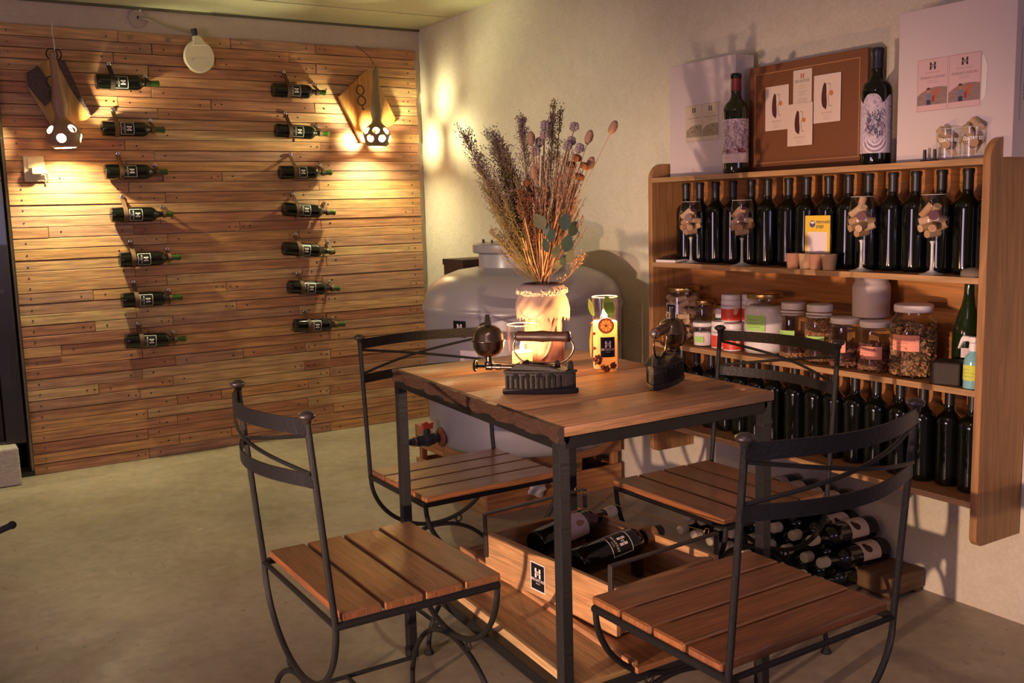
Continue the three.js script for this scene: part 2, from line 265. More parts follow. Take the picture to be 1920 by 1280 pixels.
// ---------------------------------------------------------------- the room
const XR = 2.69, ZB = -5.28, YC = 2.3, XL = -2.7, ZF = 2.0, T = 0.2;
const wallPaint = std('cream plaster', [0.68, 0.62, 0.51], 0.85, { map: plasterMap, bumpMap: plasterBump, bumpScale: 0.0015 });
const wallPaintDull = std('grey beige plaster', [0.60, 0.50, 0.41], 0.88, { map: plasterMap, bumpMap: plasterBump, bumpScale: 0.002 });
const ceilPaint = std('greenish ceiling paint', [0.60, 0.60, 0.40], 0.8, { map: plasterMap });
const concrete = std('polished concrete', [0.47, 0.40, 0.295], 0.75, { map: concreteMap, roughnessMap: concreteRough });
const box = (x0, x1, y0, y1, z0, z1, ax = 'x') => uvBox(new THREE.BoxGeometry(x1 - x0, y1 - y0, z1 - z0), ax, [0, 0]).translate((x0 + x1) / 2, (y0 + y1) / 2, (z0 + z1) / 2);
struct('floor', box(XL - T, XR + T, -0.15, 0, ZB - T, ZF + T), concrete);
const ceiling = struct('ceiling', box(XL - T, XR + T, YC, YC + 0.15, -4.872, ZF + T), ceilPaint);
part(ceiling, 'ceiling_panel', box(XL - T, XR + T, YC - 0.002, YC + 0.15, ZB - T, -4.88), ceilPaint);
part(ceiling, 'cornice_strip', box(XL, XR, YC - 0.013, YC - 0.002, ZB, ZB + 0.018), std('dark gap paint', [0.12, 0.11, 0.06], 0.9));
struct('wall_right', box(XR, XR + T, 0, YC, ZB - T, ZF + T, 'z'), wallPaint);
struct('wall_left', box(XL - T, XL, 0, YC, ZB, ZF, 'z'), wallPaint);
struct('wall_front', box(XL - T, XR, 0, YC, ZF, ZF + T), wallPaint);
const wallBack = struct('wall_back', merge([box(0.452, XR, 0, YC, ZB - T, ZB), box(XL - T, -0.72, 0, YC, ZB - T, ZB), box(-0.72, 0.452, 2.12, YC, ZB - T, ZB)]), wallPaintDull);
// planks on the back wall: 41 courses of short reclaimed boards
{
  const tones = [[0.60, 0.33, 0.145], [0.52, 0.25, 0.115], [0.64, 0.38, 0.175], [0.44, 0.195, 0.10], [0.66, 0.43, 0.20], [0.56, 0.29, 0.13], [0.50, 0.28, 0.16], [0.62, 0.34, 0.13]];
  const woods = tones.map((t, i) => phys('reclaimed plank ' + i, t, 0.55, { map: oldGrain, bumpMap: grainBump, bumpScale: 0.0012, clearcoat: 0.12, clearcoatRoughness: 0.5 }));
  const rows = 41, y1 = 2.175, hgt = y1 / rows, screws = [], holes = [], plugs = [];
  for (let r = 0; r < rows; r++) {
    const y0 = r * hgt, alt = r % 2;
    const xs = [0.461, (alt ? 1.165 : 1.0) + rr(-0.025, 0.02), (alt ? 1.88 : 2.03) + rr(-0.02, 0.02), 2.655 + rr(-0.004, 0.004)];
    if (rnd() < 0.3) xs.splice(2, 0, rr(1.4, 1.6));
    if (rnd() < 0.14) xs.splice(1, 0, rr(0.62, 0.8));
    for (let i = 0; i + 1 < xs.length; i++) {
      const a = xs[i] + 0.0009, b = xs[i + 1] - 0.0009, hh = hgt - rr(0.0012, 0.0035), d = 0.018 + rr(0, 0.007);
      const g = board(b - a, hh, d, 'x', 0.0022), pm = part(wallBack, 'plank', g, woods[Math.floor(rnd() * woods.length)]);
      pm.position.set((a + b) / 2, y0 + hgt / 2 + rr(-0.0008, 0.0008), ZB + d / 2); pm.rotation.z = rr(-0.0012, 0.0012);
      if (b - a > 0.2) for (const e of [a + 0.055, b - 0.055]) {
        const dark = e > 0.9 && e < 2.3; const q = cyl(0.0042, 0.0042, 0.003, 7); move(q, e, y0 + hgt * rr(0.4, 0.6), ZB + d + 0.0002, PI / 2); (dark ? holes : screws).push(q);
      }
      if (rnd() < 0.5) { const q = cyl(0.004, 0.004, 0.003, 7); move(q, Math.min(b - 0.02, Math.max(a + 0.02, [1.06, 2.08, 2.56][i % 3] + rr(-0.01, 0.01))), y0 + hgt * 0.5, ZB + d + 0.0002, PI / 2); screws.push(q); }
    }
  }
  for (const px of [1.07, 1.255, 1.73]) plugs.push(move(cyl(0.011, 0.011, 0.003, 12), px, 2.148, ZB + 0.0262, PI / 2));
  part(wallBack, 'screw_heads', merge(screws), M.nickel).userData.kind = 'stuff';
  part(wallBack, 'screw_holes', merge(holes), M.black).userData.kind = 'stuff';
  part(wallBack, 'wood_plugs', merge(plugs), std('greenish filler', [0.25, 0.2, 0.11], 0.7));
}
// door in the back wall, left of the planks
{
  const paint = phys('dark brown gloss paint', [0.018, 0.013, 0.012], 0.3, { clearcoat: 0.5 }), d = new THREE.Group();
  d.name = 'door_1'; d.userData.kind = 'structure'; scene.add(d);
  part(d, 'door_jamb', board(0.085, 1.95, 0.09, 'y', 0.004).translate(0.39, 0.185 + 0.975, ZB + 0.035), paint);
  part(d, 'door_jamb', board(0.085, 1.95, 0.09, 'y', 0.004).translate(-0.66, 0.185 + 0.975, ZB + 0.035), paint);
  part(d, 'door_head', board(1.13, 0.085, 0.09, 'x', 0.004).translate(-0.135, 2.11, ZB + 0.035), paint);
  const leaf = part(d, 'door_leaf', board(0.96, 1.88, 0.04, 'y', 0.003).translate(-0.135, 0.19 + 0.94, ZB - 0.02), std('brown door wood', [0.07, 0.045, 0.03], 0.55, { map: grainTex }));
  for (const y of [0.6, 1.45]) part(leaf, 'door_panel', board(0.7, 0.6, 0.012, 'y', 0.004).translate(-0.135, y, ZB + 0.004), paint);
  part(leaf, 'door_handle', tube([[-0.53, 1.1, ZB + 0.0], [-0.53, 1.1, ZB + 0.05], [-0.43, 1.1, ZB + 0.055]], 0.009), M.chrome);
  const sg = jitter(new RoundedBoxGeometry(1.15, 0.185, 0.24, 14, 0.012), 0.004, 60); uvBox(sg, 'x', [0, 0]);
  struct('door_sill', sg, std('rough pale plaster', [0.5, 0.45, 0.36], 0.95, { bumpMap: plasterBump, bumpScale: 0.006 }), [-0.185, 0.0925, ZB + 0.11 - 0.06]);
  struct('baseboard_back', box(0.40, 0.461, 0, 0.022, ZB, ZB + 0.02), M.black);
}
// ---------------------------------------------------------------- lamps out of the picture that light the room
{
  const t = thing('unseen_tube_light', 'unseen slim ceiling tube light with a pinkish glow', 'ceiling light', [0.25, YC, -0.9], 0.2);  // out of view, placed for pink gleams on bottles and tank
  part(t, 'fixture', board(1.26, 0.03, 0.07, 'x', 0.006), M.white, [0, -0.016, 0]);
  const glow = std('pinkish tube', [0.02, 0.02, 0.02], 0.5, { emissive: col([1, 0.66, 0.62]), emissiveIntensity: 6 });
  part(t, 'light_tube', cyl(0.013, 0.013, 1.2, 14).rotateZ(PI / 2), glow, [0, -0.052, 0]);
  const l = new THREE.RectAreaLight(col(LIGHT.tube.color), LIGHT.tube.nits, 1.2, 0.06);
  l.position.set(0, -0.07, 0); l.rotation.x = -PI / 2; l.name = 'unseen_tube_source'; l.castShadow = true; t.add(l);
}
function unseenSpotLamp(lb, at, to, hang, half, soft, L) {
  const dir = to.clone().sub(at).normalize(), base = hang ? YC : 0;
  const t = thing('unseen_spot_lamp', lb, 'spot lamp', [at.x - 0.06, base, at.z]), y = at.y - base;
  part(t, 'stand', hang ? lathe([[0, 0], [0.05, 0], [0.05, -0.02], [0.009, -0.03], [0.009, y + 0.04], [0, y + 0.04]], 20) : lathe([[0, 0], [0.12, 0], [0.12, 0.012], [0.01, 0.025], [0.009, y - 0.04], [0, y - 0.038]], 20), M.black);
  const can = part(t, 'lamp_can', lathe([[0, -0.11], [0.03, -0.108], [0.045, -0.08], [0.05, 0], [0.046, 0], [0.04, -0.07], [0, -0.075]], 24), M.black, [0, y, 0]);
  can.quaternion.setFromUnitVectors(V(0, 1, 0), dir);
  part(can, 'lamp_bulb', lathe([[0, -0.04], [0.022, -0.04], [0.022, -0.03], [0, -0.026]], 18), std('spot bulb', [0.05, 0.05, 0.05], 0.4, { emissive: col(L.color), emissiveIntensity: 8 }));
  const l = new THREE.SpotLight(col(L.color), L.cd, 0, rad(half), soft); l.position.set(0.06, y, 0); l.target.position.set(to.x - at.x + 0.06, to.y - base, to.z - at.z); t.add(l.target);
  l.shadow.radius = hang ? 3 : 1; l.castShadow = true; l.name = 'unseen_spot_light'; t.add(l);
}
unseenSpotLamp('unseen small black spot lamp on a low stand', V(-1.7, 0.57, -0.86), V(2.69, 0.56, -2.35), false, 18.5, 0.55, LIGHT.unseenLowSpot);  // out of view, lights the low right wall and the crate side
unseenSpotLamp('unseen small black spot lamp hanging from the ceiling', V(-1.8, 1.95, -3.3), V(2.69, 1.3, -3.72), true, 13, 0.95, LIGHT.unseenCeilingSpot);  // out of view, lights the right wall between corner and shelf
{
  const t = thing('unseen_panel_light', 'unseen flat lilac light panel on the wall behind the viewer', 'wall light', [0.9, 1.35, ZF - 0.03], PI);  // out of view, lends lilac light to faces turned this way
  part(t, 'panel_frame', board(1.3, 0.8, 0.03, 'x', 0.005), M.white, [0, 0, -0.005]);
  part(t, 'light_panel', new RoundedBoxGeometry(1.2, 0.7, 0.012, 1, 0.004), std('lilac diffuser', [0.05, 0.05, 0.05], 0.5, { emissive: col(LIGHT.panel.color), emissiveIntensity: 1.2 }), [0, 0, 0.014]);
  const l = new THREE.RectAreaLight(col(LIGHT.panel.color), LIGHT.panel.nits, 1.2, 0.7); l.position.set(0, 0, 0.03); l.rotation.y = PI; l.castShadow = true; l.name = 'unseen_panel_source'; t.add(l);
}
{
  const t = thing('unseen_pane_light', 'unseen frosted glowing pane on the left wall', 'window', [XL + 0.03, 0.85, -1.5], PI / 2);  // out of view, soft light from the left onto the right wall
  part(t, 'pane_frame', board(1.3, 1.2, 0.03, 'y', 0.005), M.white, [0, 0, -0.005]);
  part(t, 'glow_pane', new RoundedBoxGeometry(1.2, 1.1, 0.012, 1, 0.004), std('frosted pane', [0.05, 0.05, 0.05], 0.5, { emissive: col(LIGHT.window.color), emissiveIntensity: 0.5 }), [0, 0, 0.014]);
  const l = new THREE.RectAreaLight(col(LIGHT.window.color), LIGHT.window.nits, 1.2, 1.1); l.position.set(0, 0, 0.03); l.rotation.y = PI; l.castShadow = true; l.name = 'unseen_pane_source'; t.add(l);
}
// ---------------------------------------------------------------- the two drilled gourd wall lamps
const gourdMat = [std('brown gourd skin', [0.30, 0.165, 0.10], 0.45), std('olive gourd skin', [0.20, 0.135, 0.06], 0.45)];
function gourdLamp(pos, label, boardPts, boardMats, k, tilt) {
  const t = thing('gourd_lamp', label, 'wall lamp', pos);                     // origin: middle of the drilled bulb
  // outer profile from the open bottom up to the tip, and back inside
  const out = [[0.048, -0.054], [0.067, -0.04], [0.079, -0.005], [0.074, 0.028], [0.052, 0.056], [0.03, 0.075], [0.024, 0.092], [0.03, 0.118], [0.035, 0.145], [0.029, 0.185], [0.022, 0.235], [0.019, 0.29], [0.0175, 0.345], [0.012, 0.385], [0, 0.39]];
  const inn = [[0.0, 0.07], [0.028, 0.068], [0.047, 0.05], [0.067, 0.026], [0.072, -0.005], [0.06, -0.036], [0.046, -0.0505], [0.048, -0.054]];
  let g = lathe([...out, ...inn], 44);
  const ev = new Evaluator(); ev.attributes = ['position', 'normal', 'uv']; ev.useGroups = false;
  let b = new Brush(g); b.updateMatrixWorld();
  const n = k ? 7 : 4;                              // the right lamp has two rings of seven holes, the left one two of four
  for (let ring = 0; ring < 2; ring++) for (let i = 0; i < n; i++) {
    const az = (k ? rad(66) : rad(62)) + (i + ring * 0.5) * 2 * PI / n, el = ring ? rad(-10) : rad(24);
    const dir = V(Math.cos(el) * Math.cos(az), Math.sin(el), Math.cos(el) * Math.sin(az));
    if (!k && dir.z < -0.8) continue;
    const c = new Brush(new THREE.CylinderGeometry(0.0205, 0.0205, 0.06, 18));
    c.quaternion.setFromUnitVectors(V(0, 1, 0), dir); c.position.copy(dir).multiplyScalar(0.078); c.updateMatrixWorld();
    b = ev.evaluate(b, c, SUBTRACTION); b.updateMatrixWorld();
  }
  const shade = part(t, 'gourd_shade', toCreasedNormals(b.geometry, 0.7), gourdMat[k ? 1 : 0]);
  shade.rotation.z = tilt;
  const bulb = part(t, 'bulb', new THREE.SphereGeometry(0.026, 18, 12), std('lamp bulb', [0.05, 0.05, 0.05], 0.4, { emissive: col([1, 0.8, 0.45]), emissiveIntensity: 10 }), [0, -0.016, 0]);
  const L = k ? LIGHT.sconceRight : LIGHT.sconceLeft;
  const l = new THREE.PointLight(col(L.color), L.cd); l.position.set(0, -0.016, 0); l.shadow.radius = 1; l.castShadow = true; l.name = 'gourd_light'; t.add(l);
  const bd = part(t, 'backing_board', uvBox(extrude(boardPts, 0.022, 0.003, 2), 'y', [k * 0.3, 0.1]), boardMats[0], [0.005, 0, -0.153]);
  if (boardMats[1]) {
    const bark = jitter(extrude(boardMats[2], 0.016, 0.006, 2), 0.004, 90); part(bd, 'bark', bark, boardMats[1], [0, 0, 0.02]);
    part(bd, 'bark', jitter(extrude(boardMats[3], 0.02, 0.004, 2), 0.003, 90), boardMats[1], [0, 0, 0.006]);
  }
  return t;
}
{
  const yellowBoard = phys('yellow slab wood', [0.62, 0.36, 0.10], 0.45, { map: grainTex, clearcoat: 0.2 }), bark = std('dark bark', [0.085, 0.05, 0.05], 0.85, { bumpMap: plasterBump, bumpScale: 0.01 });
  const t = gourdLamp([0.704, 1.643, -5.085], 'left gourd lamp with drilled glowing holes on a yellow slab with bark', [[-0.128, 0.305], [-0.015, 0.375], [0.045, 0.365], [0.145, 0.11], [0.12, 0.09], [-0.03, 0.045], [-0.128, 0.235]],
    [yellowBoard, bark, [[-0.126, 0.30], [-0.075, 0.335], [-0.045, 0.28], [-0.015, 0.2], [-0.035, 0.17], [-0.06, 0.15], [-0.126, 0.24]], [[0.005, 0.372], [0.044, 0.364], [0.143, 0.112], [0.135, 0.108], [0.06, 0.235]]], 0, 0.05);
  const ring = (y, x, r, rx, z = -0.06) => part(t, 'chain_ring', new THREE.TorusGeometry(r, 0.0032, 8, 26), M.castIron, [x, y, z], [0, rx, 0]);
  ring(0.255, -0.02, 0.028, 0.2); ring(0.195, -0.012, 0.028, -0.3); ring(0.375, -0.02, 0.026, 0.3, -0.01); ring(0.372, 0.0, 0.024, -0.8, 0.0);
  part(t, 'cord', tube([[-0.008, 0.39, 0], [-0.004, 0.44, -0.03], [0.004, 0.50, -0.12], [0.013, 0.545, -0.155]], 0.0026, 20, 6), M.white);
  const t2 = gourdLamp([2.309, 1.664, -5.085], 'right gourd lamp with drilled glowing holes on an orange slab near the corner', [[-0.165, 0.23], [0.012, 0.385], [0.055, 0.36], [0.176, 0.12], [0.165, 0.085], [0.09, 0.05], [-0.02, -0.02], [-0.04, -0.022]],
    [phys('orange slab wood', [0.60, 0.25, 0.06], 0.42, { map: grainTex, clearcoat: 0.25 })], 1, -0.03);
  for (const [x, y, r] of [[-0.05, 0.262, 0.025], [-0.045, 0.205, 0.025]]) part(t2, 'chain_ring', new THREE.TorusGeometry(r, 0.0034, 8, 24), M.castIron, [x, y, -0.085], [0, 0.15, 0]);
  part(t2, 'chain_hook', tube([[0.0, 0.39, 0.005], [-0.012, 0.36, 0.01], [-0.022, 0.325, -0.04], [-0.05, 0.335, -0.085], [-0.052, 0.29, -0.085]], 0.0035, 24, 7), M.brass);
  part(t2, 'chain_link', tube([[-0.045, 0.18, -0.08], [-0.04, 0.155, -0.08], [-0.03, 0.16, -0.08]], 0.0035, 12, 7), M.castIron);
  part(t2, 'cord', tube([[0.0, 0.39, 0], [0.005, 0.44, -0.06], [-0.005, 0.48, -0.12], [-0.03, 0.515, -0.155]], 0.002, 20, 6), M.leather);
}
// ---------------------------------------------------------------- socket, cable, white cover
{
  const t = thing('wall_socket', 'square ivory wall socket with a plug adaptor, under left lamp', 'socket', [0.583, 1.5, ZB + 0.022]);
  part(t, 'plate', board(0.093, 0.122, 0.012, 'y', 0.004), std('ivory plastic', [0.6, 0.5, 0.32], 0.45), [0, 0, 0.006]);
  part(t, 'module', board(0.042, 0.05, 0.006, 'y', 0.002), std('ivory plastic', [0.66, 0.56, 0.36], 0.4), [-0.008, 0.026, 0.014]);
  const plug = part(t, 'plug', merge([board(0.05, 0.034, 0.045, 'y', 0.008), move(cyl(0.009, 0.009, 0.03, 12), 0.03, -0.006, 0.005, 0, 0, PI / 2)]), std('ivory plug', [0.62, 0.53, 0.34], 0.4), [0.006, -0.012, 0.032]);
  part(plug, 'plug_cord', tube([[0.044, -0.006, 0.005], [0.052, -0.03, 0.0], [0.04, -0.055, -0.02]], 0.0035, 14, 6), M.white);
}
{
  const t = thing('cable_box', 'round grey junction box cover high on the back wall', 'junction box', [1.117, 2.243, ZB]);
  part(t, 'cover', lathe([[0.046, 0], [0.046, 0.006], [0.04, 0.011], [0, 0.012]], 30).rotateX(PI / 2), std('grey beige cover', [0.42, 0.35, 0.29], 0.7));
  part(t, 'hole', cyl(0.007, 0.007, 0.004, 12).rotateX(PI / 2), M.black, [0.002, 0.004, 0.012]);
  part(t, 'cable_stub', tube([[0.012, 0.028, 0.004], [0.022, 0.075, 0.012]], 0.007, 6, 8), M.white);
  single('hanging_cable', 'grey cable running from junction box to the white cover', 'cable', tube([[1.12, 2.246, ZB + 0.016], [1.16, 2.24, ZB + 0.03], [1.25, 2.21, ZB + 0.03], [1.345, 2.19, ZB + 0.032], [1.383, 2.18, ZB + 0.038], [1.381, 2.15, ZB + 0.05]], 0.0052, 30, 8), std('grey cable', [0.3, 0.25, 0.19], 0.6));
  const w = thing('round_cover', 'round cream plastic cover hanging from the cable over the planks', 'outlet box', [1.394, 2.066, ZB + 0.045]);
  const s = new THREE.Shape(); s.absellipse(0, 0, 0.076, 0.082, 0, PI * 2);
  part(w, 'body', extrude(s, 0.024, 0.006, 3), std('cream plastic', [0.66, 0.57, 0.40], 0.45));
  part(w, 'collar', extrude([[-0.032, 0.05], [-0.022, 0.1], [0.0, 0.105], [0.012, 0.1], [0.04, 0.055]], 0.03, 0.005, 2), std('cream plastic', [0.6, 0.52, 0.37], 0.45));
  part(w, 'cable_gland', cyl(0.013, 0.016, 0.035, 14), M.black, [-0.013, 0.12, 0.012], [0, 0, 0.15]);
  for (const x of [-0.034, 0.046]) part(w, 'screw', lathe([[0.006, 0], [0.005, 0.004], [0, 0.005]], 12).rotateX(PI / 2), M.chrome, [x, -0.02, 0.03]);
}
// ---------------------------------------------------------------- wine bottles
const bottleProfile = (s = 1, w = 1) => [[0, 0.006], [0.02, 0.003], [0.034, 0], [0.0375, 0.005], [0.0378, 0.02], [0.0378, 0.186], [0.0365, 0.197], [0.0325, 0.207], [0.026, 0.2145], [0.019, 0.221], [0.0152, 0.231], [0.0142, 0.245], [0.0138, 0.284], [0.0158, 0.2855], [0.0158, 0.2955], [0.0135, 0.299], [0, 0.299]].map(([r, y]) => [r * w, y * s]);
const bottleGeo = lathe(bottleProfile(), 30);
const ORD = ['first', 'second', 'third', 'fourth', 'fifth', 'sixth', 'seventh', 'eighth', 'ninth', 'tenth', 'eleventh', 'twelfth', 'thirteenth', 'fourteenth', 'fifteenth', 'sixteenth'];
const HIGH = ['topmost', 'second from the top', 'third from the top', 'middle', 'third from the bottom', 'second from the bottom', 'lowest'];
{
  const lab = label(0.0381, 0.082, 0.146, 1.75, 0), neck = lathe([[0.0146, 0.25], [0.0146, 0.284], [0.0162, 0.2852], [0.0162, 0.2958], [0.0136, 0.2995]], 22);
  const rows = [
    ['left', [[0.884, 1.9175, 1.176, 1.919, 0.959, 2.011, 1.117, 1.959], [0.895, 1.694, 1.196, 1.692, 0.962, 1.789, 1.126, 1.741], [0.893, 1.482, 1.191, 1.481, 0.968, 1.575, 1.131, 1.52], [0.904, 1.271, 1.2, 1.268, 0.972, 1.36, 1.152, 1.306], [0.927, 1.045, 1.224, 1.046, 0.993, 1.137, 1.163, 1.089], [0.922, 0.842, 1.218, 0.839, 0.993, 0.93, 1.153, 0.876], [0.924, 0.634, 1.223, 0.62, 1.0, 0.715, 1.161, 0.656]]],
    ['right', [[1.769, 1.912, 2.067, 1.909, 1.852, 2.016, 2.01, 1.958], [1.774, 1.7, 2.07, 1.688, 1.848, 1.798, 2.015, 1.73], [1.781, 1.476, 2.08, 1.475, 1.862, 1.575, 2.019, 1.517], [1.79, 1.279, 2.078, 1.255, 1.864, 1.363, 2.035, 1.307], [1.777, 1.066, 2.069, 1.035, 1.863, 1.14, 2.042, 1.086], [1.794, 0.855, 2.089, 0.826, 1.866, 0.924, 2.039, 0.862], [1.815, 0.637, 2.117, 0.62, 1.894, 0.709, 2.047, 0.654]]],
  ];
  let first;
  const zc = ZB + 0.072;
  for (const [side, list] of rows) list.forEach(([x0, y0, x1, y1, sx, sy, nx, ny], i) => {
    const a = Math.atan2(y1 - y0, x1 - x0), name = `${HIGH[i]} of the strapped wine bottles in the ${side} column on the planks`;
    let t;
    if (!first) {
      t = first = thing('wine_bottle', name, 'bottle', [0, 0, 0], 0, 'bottles strapped to the plank wall');
      part(t, 'glass', bottleGeo, M.darkGlass); part(t, 'paper_label', lab, P.bottleLabel, null, null, 'black square label with white frame and emblem');
      part(t, 'neck_finish', neck, M.litNeckGlass);  // greener than the body: lamplight in the dark glass put into colour
    } else t = copyOf(first, name);
    t.position.set(x0, y0, zc); t.rotation.set(0, 0, a - PI / 2, 'ZYX'); t.rotation.z = a - PI / 2;
    t.rotateY(rr(-0.12, 0.12));
    // straps: a wide one round the body, a narrow one round the neck, each nailed above the bottle
    const along = (x) => y0 + (x - x0) * Math.tan(a);
    for (const [kind, x, y, r, w] of [['body', sx, sy, 0.0392, 0.021], ['neck', nx + 0.01, ny, 0.0165, 0.017]]) {
      const c = along(x + 0.004), wz = ZB + 0.024, pts = [[wz, y + 0.008], [wz + 0.004, y - 0.01]];
      for (let q = 0; q <= 18; q++) { const th = rad(68 - q * 12.2); pts.push([zc + r * Math.cos(th), c + r * Math.sin(th)]); }
      pts.push([zc - r * 0.82, c - r * 0.62]);
      const s = thing('bottle_strap', `leather ${kind} strap holding the ${HIGH[i]} bottle of the ${side} column`, 'strap', [x, 0, 0], 0, `leather ${kind} straps on the plank wall`);
      part(s, 'strap_band', ribbon(pts, w, 0.0022).rotateY(-PI / 2).scale(1, 1, 1), i === 0 && side === 'left' ? M.leatherDark : M.leather, null);
      const sc = part(s, 'screw', lathe([[0.0105, 0], [0.0105, 0.003], [0.008, 0.006], [0.004, 0.005], [0, 0.0045]], 16).rotateX(PI / 2), M.chrome, [0, y, wz + 0.004]);
      part(sc, 'screw_slot', new THREE.CylinderGeometry(0.0035, 0.0035, 0.002, 10).rotateX(PI / 2), M.ironWorn, [0, 0, 0.0055]);
    }
  });
}
// ---------------------------------------------------------------- the big grey tank on crates, in the corner
const slatWood = [phys('crate pine', [0.52, 0.25, 0.085], 0.55, { map: grainTex, bumpMap: grainBump, bumpScale: 0.0006 }), phys('crate pine', [0.46, 0.21, 0.075], 0.55, { map: oldGrain }), phys('crate pine', [0.42, 0.175, 0.07], 0.55, { map: grainTex })];
function openCrate(label, pos, w, h, d, turn = 0) {
  const t = thing('slatted_crate', label, 'crate', pos, turn, 'crates under the grey tank');
  for (const x of [-1, 1]) for (const z of [-1, 1]) part(t, 'corner_post', board(0.028, h, 0.028, 'y'), slatWood[1], [x * (w / 2 - 0.026), h / 2, z * (d / 2 - 0.026)]);
  const hs = (h - 0.055) / 2;
  for (const z of [-1, 1]) for (const y of [0, 1]) part(t, 'slat', board(w, hs, 0.012, 'x'), slatWood[(y + 1) % 3], [0, hs / 2 + y * (hs + 0.055), z * (d / 2 - 0.006)]);
  for (const x of [-1, 1]) for (const y of [0, 1]) part(t, 'slat', board(d - 0.026, hs, 0.012, 'x').rotateY(PI / 2), slatWood[y], [x * (w / 2 - 0.006), hs / 2 + y * (hs + 0.055), 0]);
  for (let i = -1; i <= 1; i++) part(t, 'base_slat', board(w - 0.03, 0.01, d * 0.26, 'x'), slatWood[2], [0, 0.012, i * d * 0.3]);
  return t;
}
openCrate('slatted pine crate with a crumpled bag, under the tank front', [2.125, 0, -3.525], 0.385, 0.262, 0.37);
openCrate('slatted pine crate under the tank, against right wall', [2.535, 0, -3.53], 0.25, 0.262, 0.31);
openCrate('slatted pine crate hidden deep beneath the grey tank', [2.16, 0, -3.9], 0.385, 0.262, 0.3);
{
  const g = jitter(new THREE.IcosahedronGeometry(0.04, 4), 0.016, 95); g.scale(1, 0.85, 0.35);
  single('plastic_bag', 'crumpled clear plastic bag caught on the crate slot', 'bag', toCreasedNormals(g, 0.2), std('crumpled plastic', [0.55, 0.5, 0.46], 0.25), [2.17, 0.085, -3.322]);
}
{
  const t = thing('water_tank', 'big grey plastic tank with domed top in the corner', 'tank', [2.2195, 0.264, -3.479]);
  const r = 0.418;
  part(t, 'body', lathe([[0, 0], [r * 0.8, 0], [r * 0.9, 0.012], [r * 0.965, 0.045], [r * 0.985, 0.1], [r, 0.56], [r * 1.012, 0.57], [r * 1.022, 0.582], [r * 1.012, 0.594], [r, 0.6], [r * 0.985, 0.635], [r * 0.93, 0.675], [r * 0.82, 0.708], [r * 0.66, 0.732], [r * 0.5, 0.742], [0.186, 0.746]], 72), M.tank);
  part(t, 'neck', lathe([[0.19, 0.738], [0.18, 0.75], [0.181, 0.8], [0.176, 0.815]], 56), M.tank);
  const lid = part(t, 'lid', lathe([[0.183, 0.806], [0.203, 0.806], [0.205, 0.812], [0.205, 0.838], [0.2, 0.844], [0.165, 0.847], [0, 0.85]], 56), phys('grey lid plastic', [0.26, 0.24, 0.25], 0.35, { clearcoat: 0.2 }));
  for (const a of [2.6, 2.8, 3.3, 4.3, 5.2]) part(lid, 'lid_bolt', cyl(0.004, 0.004, 0.016, 8), M.black, [0.16 * Math.cos(a), 0.853, -0.16 * Math.sin(a)]);
  // black emblem sticker and white tag, curved on the wall of the tank
  const wrap = (name, y0, y1, mid, arc, mat) => part(t, name, label(r * 1.003, y0, y1, arc, mid), mat);
  const left = Math.atan2(-0.97, 0.24);
  wrap('black_sticker', 0.49, 0.555, left + 0.12, 0.15, P.plainCard); wrap('white_tag', 0.3, 0.44, left + 0.22, 0.2, P.whiteTag);
  // outlet: flange, valve body, nozzle, red handle; the pipe runs towards -x
  const v = part(t, 'flange', lathe([[0.02, 0], [0.04, 0], [0.042, 0.006], [0.036, 0.014], [0.02, 0.018]], 28).rotateZ(PI / 2), std('rusty brown flange', [0.20, 0.055, 0.02], 0.5), [-r * 0.975, 0.065, 0]);
  part(v, 'valve_body', merge([move(cyl(0.017, 0.017, 0.03, 18), -0.03, 0, 0, 0, 0, PI / 2), move(cyl(0.024, 0.024, 0.075, 20), -0.075, 0, 0, 0, 0, PI / 2), move(new THREE.SphereGeometry(0.03, 18, 12), -0.07, 0, 0), move(cyl(0.014, 0.014, 0.03, 12), -0.07, 0.03, 0)]), std('dark grey pvc', [0.035, 0.035, 0.045], 0.4));
  part(v, 'nozzle', merge([move(cyl(0.021, 0.021, 0.012, 18), -0.121, 0, 0, 0, 0, PI / 2), move(cyl(0.019, 0.015, 0.02, 18), -0.135, 0, 0, 0, 0, PI / 2), move(cyl(0.012, 0.012, 0.05, 14), -0.165, 0, 0, 0, 0, PI / 2)]), std('dark grey pvc', [0.03, 0.03, 0.035], 0.4));
  part(v, 'valve_ring', move(cyl(0.022, 0.022, 0.005, 18), -0.128, 0, 0, 0, 0, PI / 2), M.brass);
  part(v, 'valve_handle', merge([move(extrude([[-0.022, 0], [-0.026, 0.028], [-0.006, 0.034], [0.004, 0.024], [0.024, 0.03], [0.022, 0.002]], 0.012, 0.003, 2), -0.066, 0.042, -0.006)]), std('red plastic', [0.62, 0.08, 0.03], 0.4));
}
single('storage_box', 'dark wooden box standing behind the grey tank', 'box', merge([box(0.004, 0.3, 0, 1.0, -0.2, -0.006), box(0, 0.304, 0.985, 1.014, -0.206, 0)]), std('dark brown wood', [0.05, 0.022, 0.012], 0.6), [2.254, 0, -4.05]);
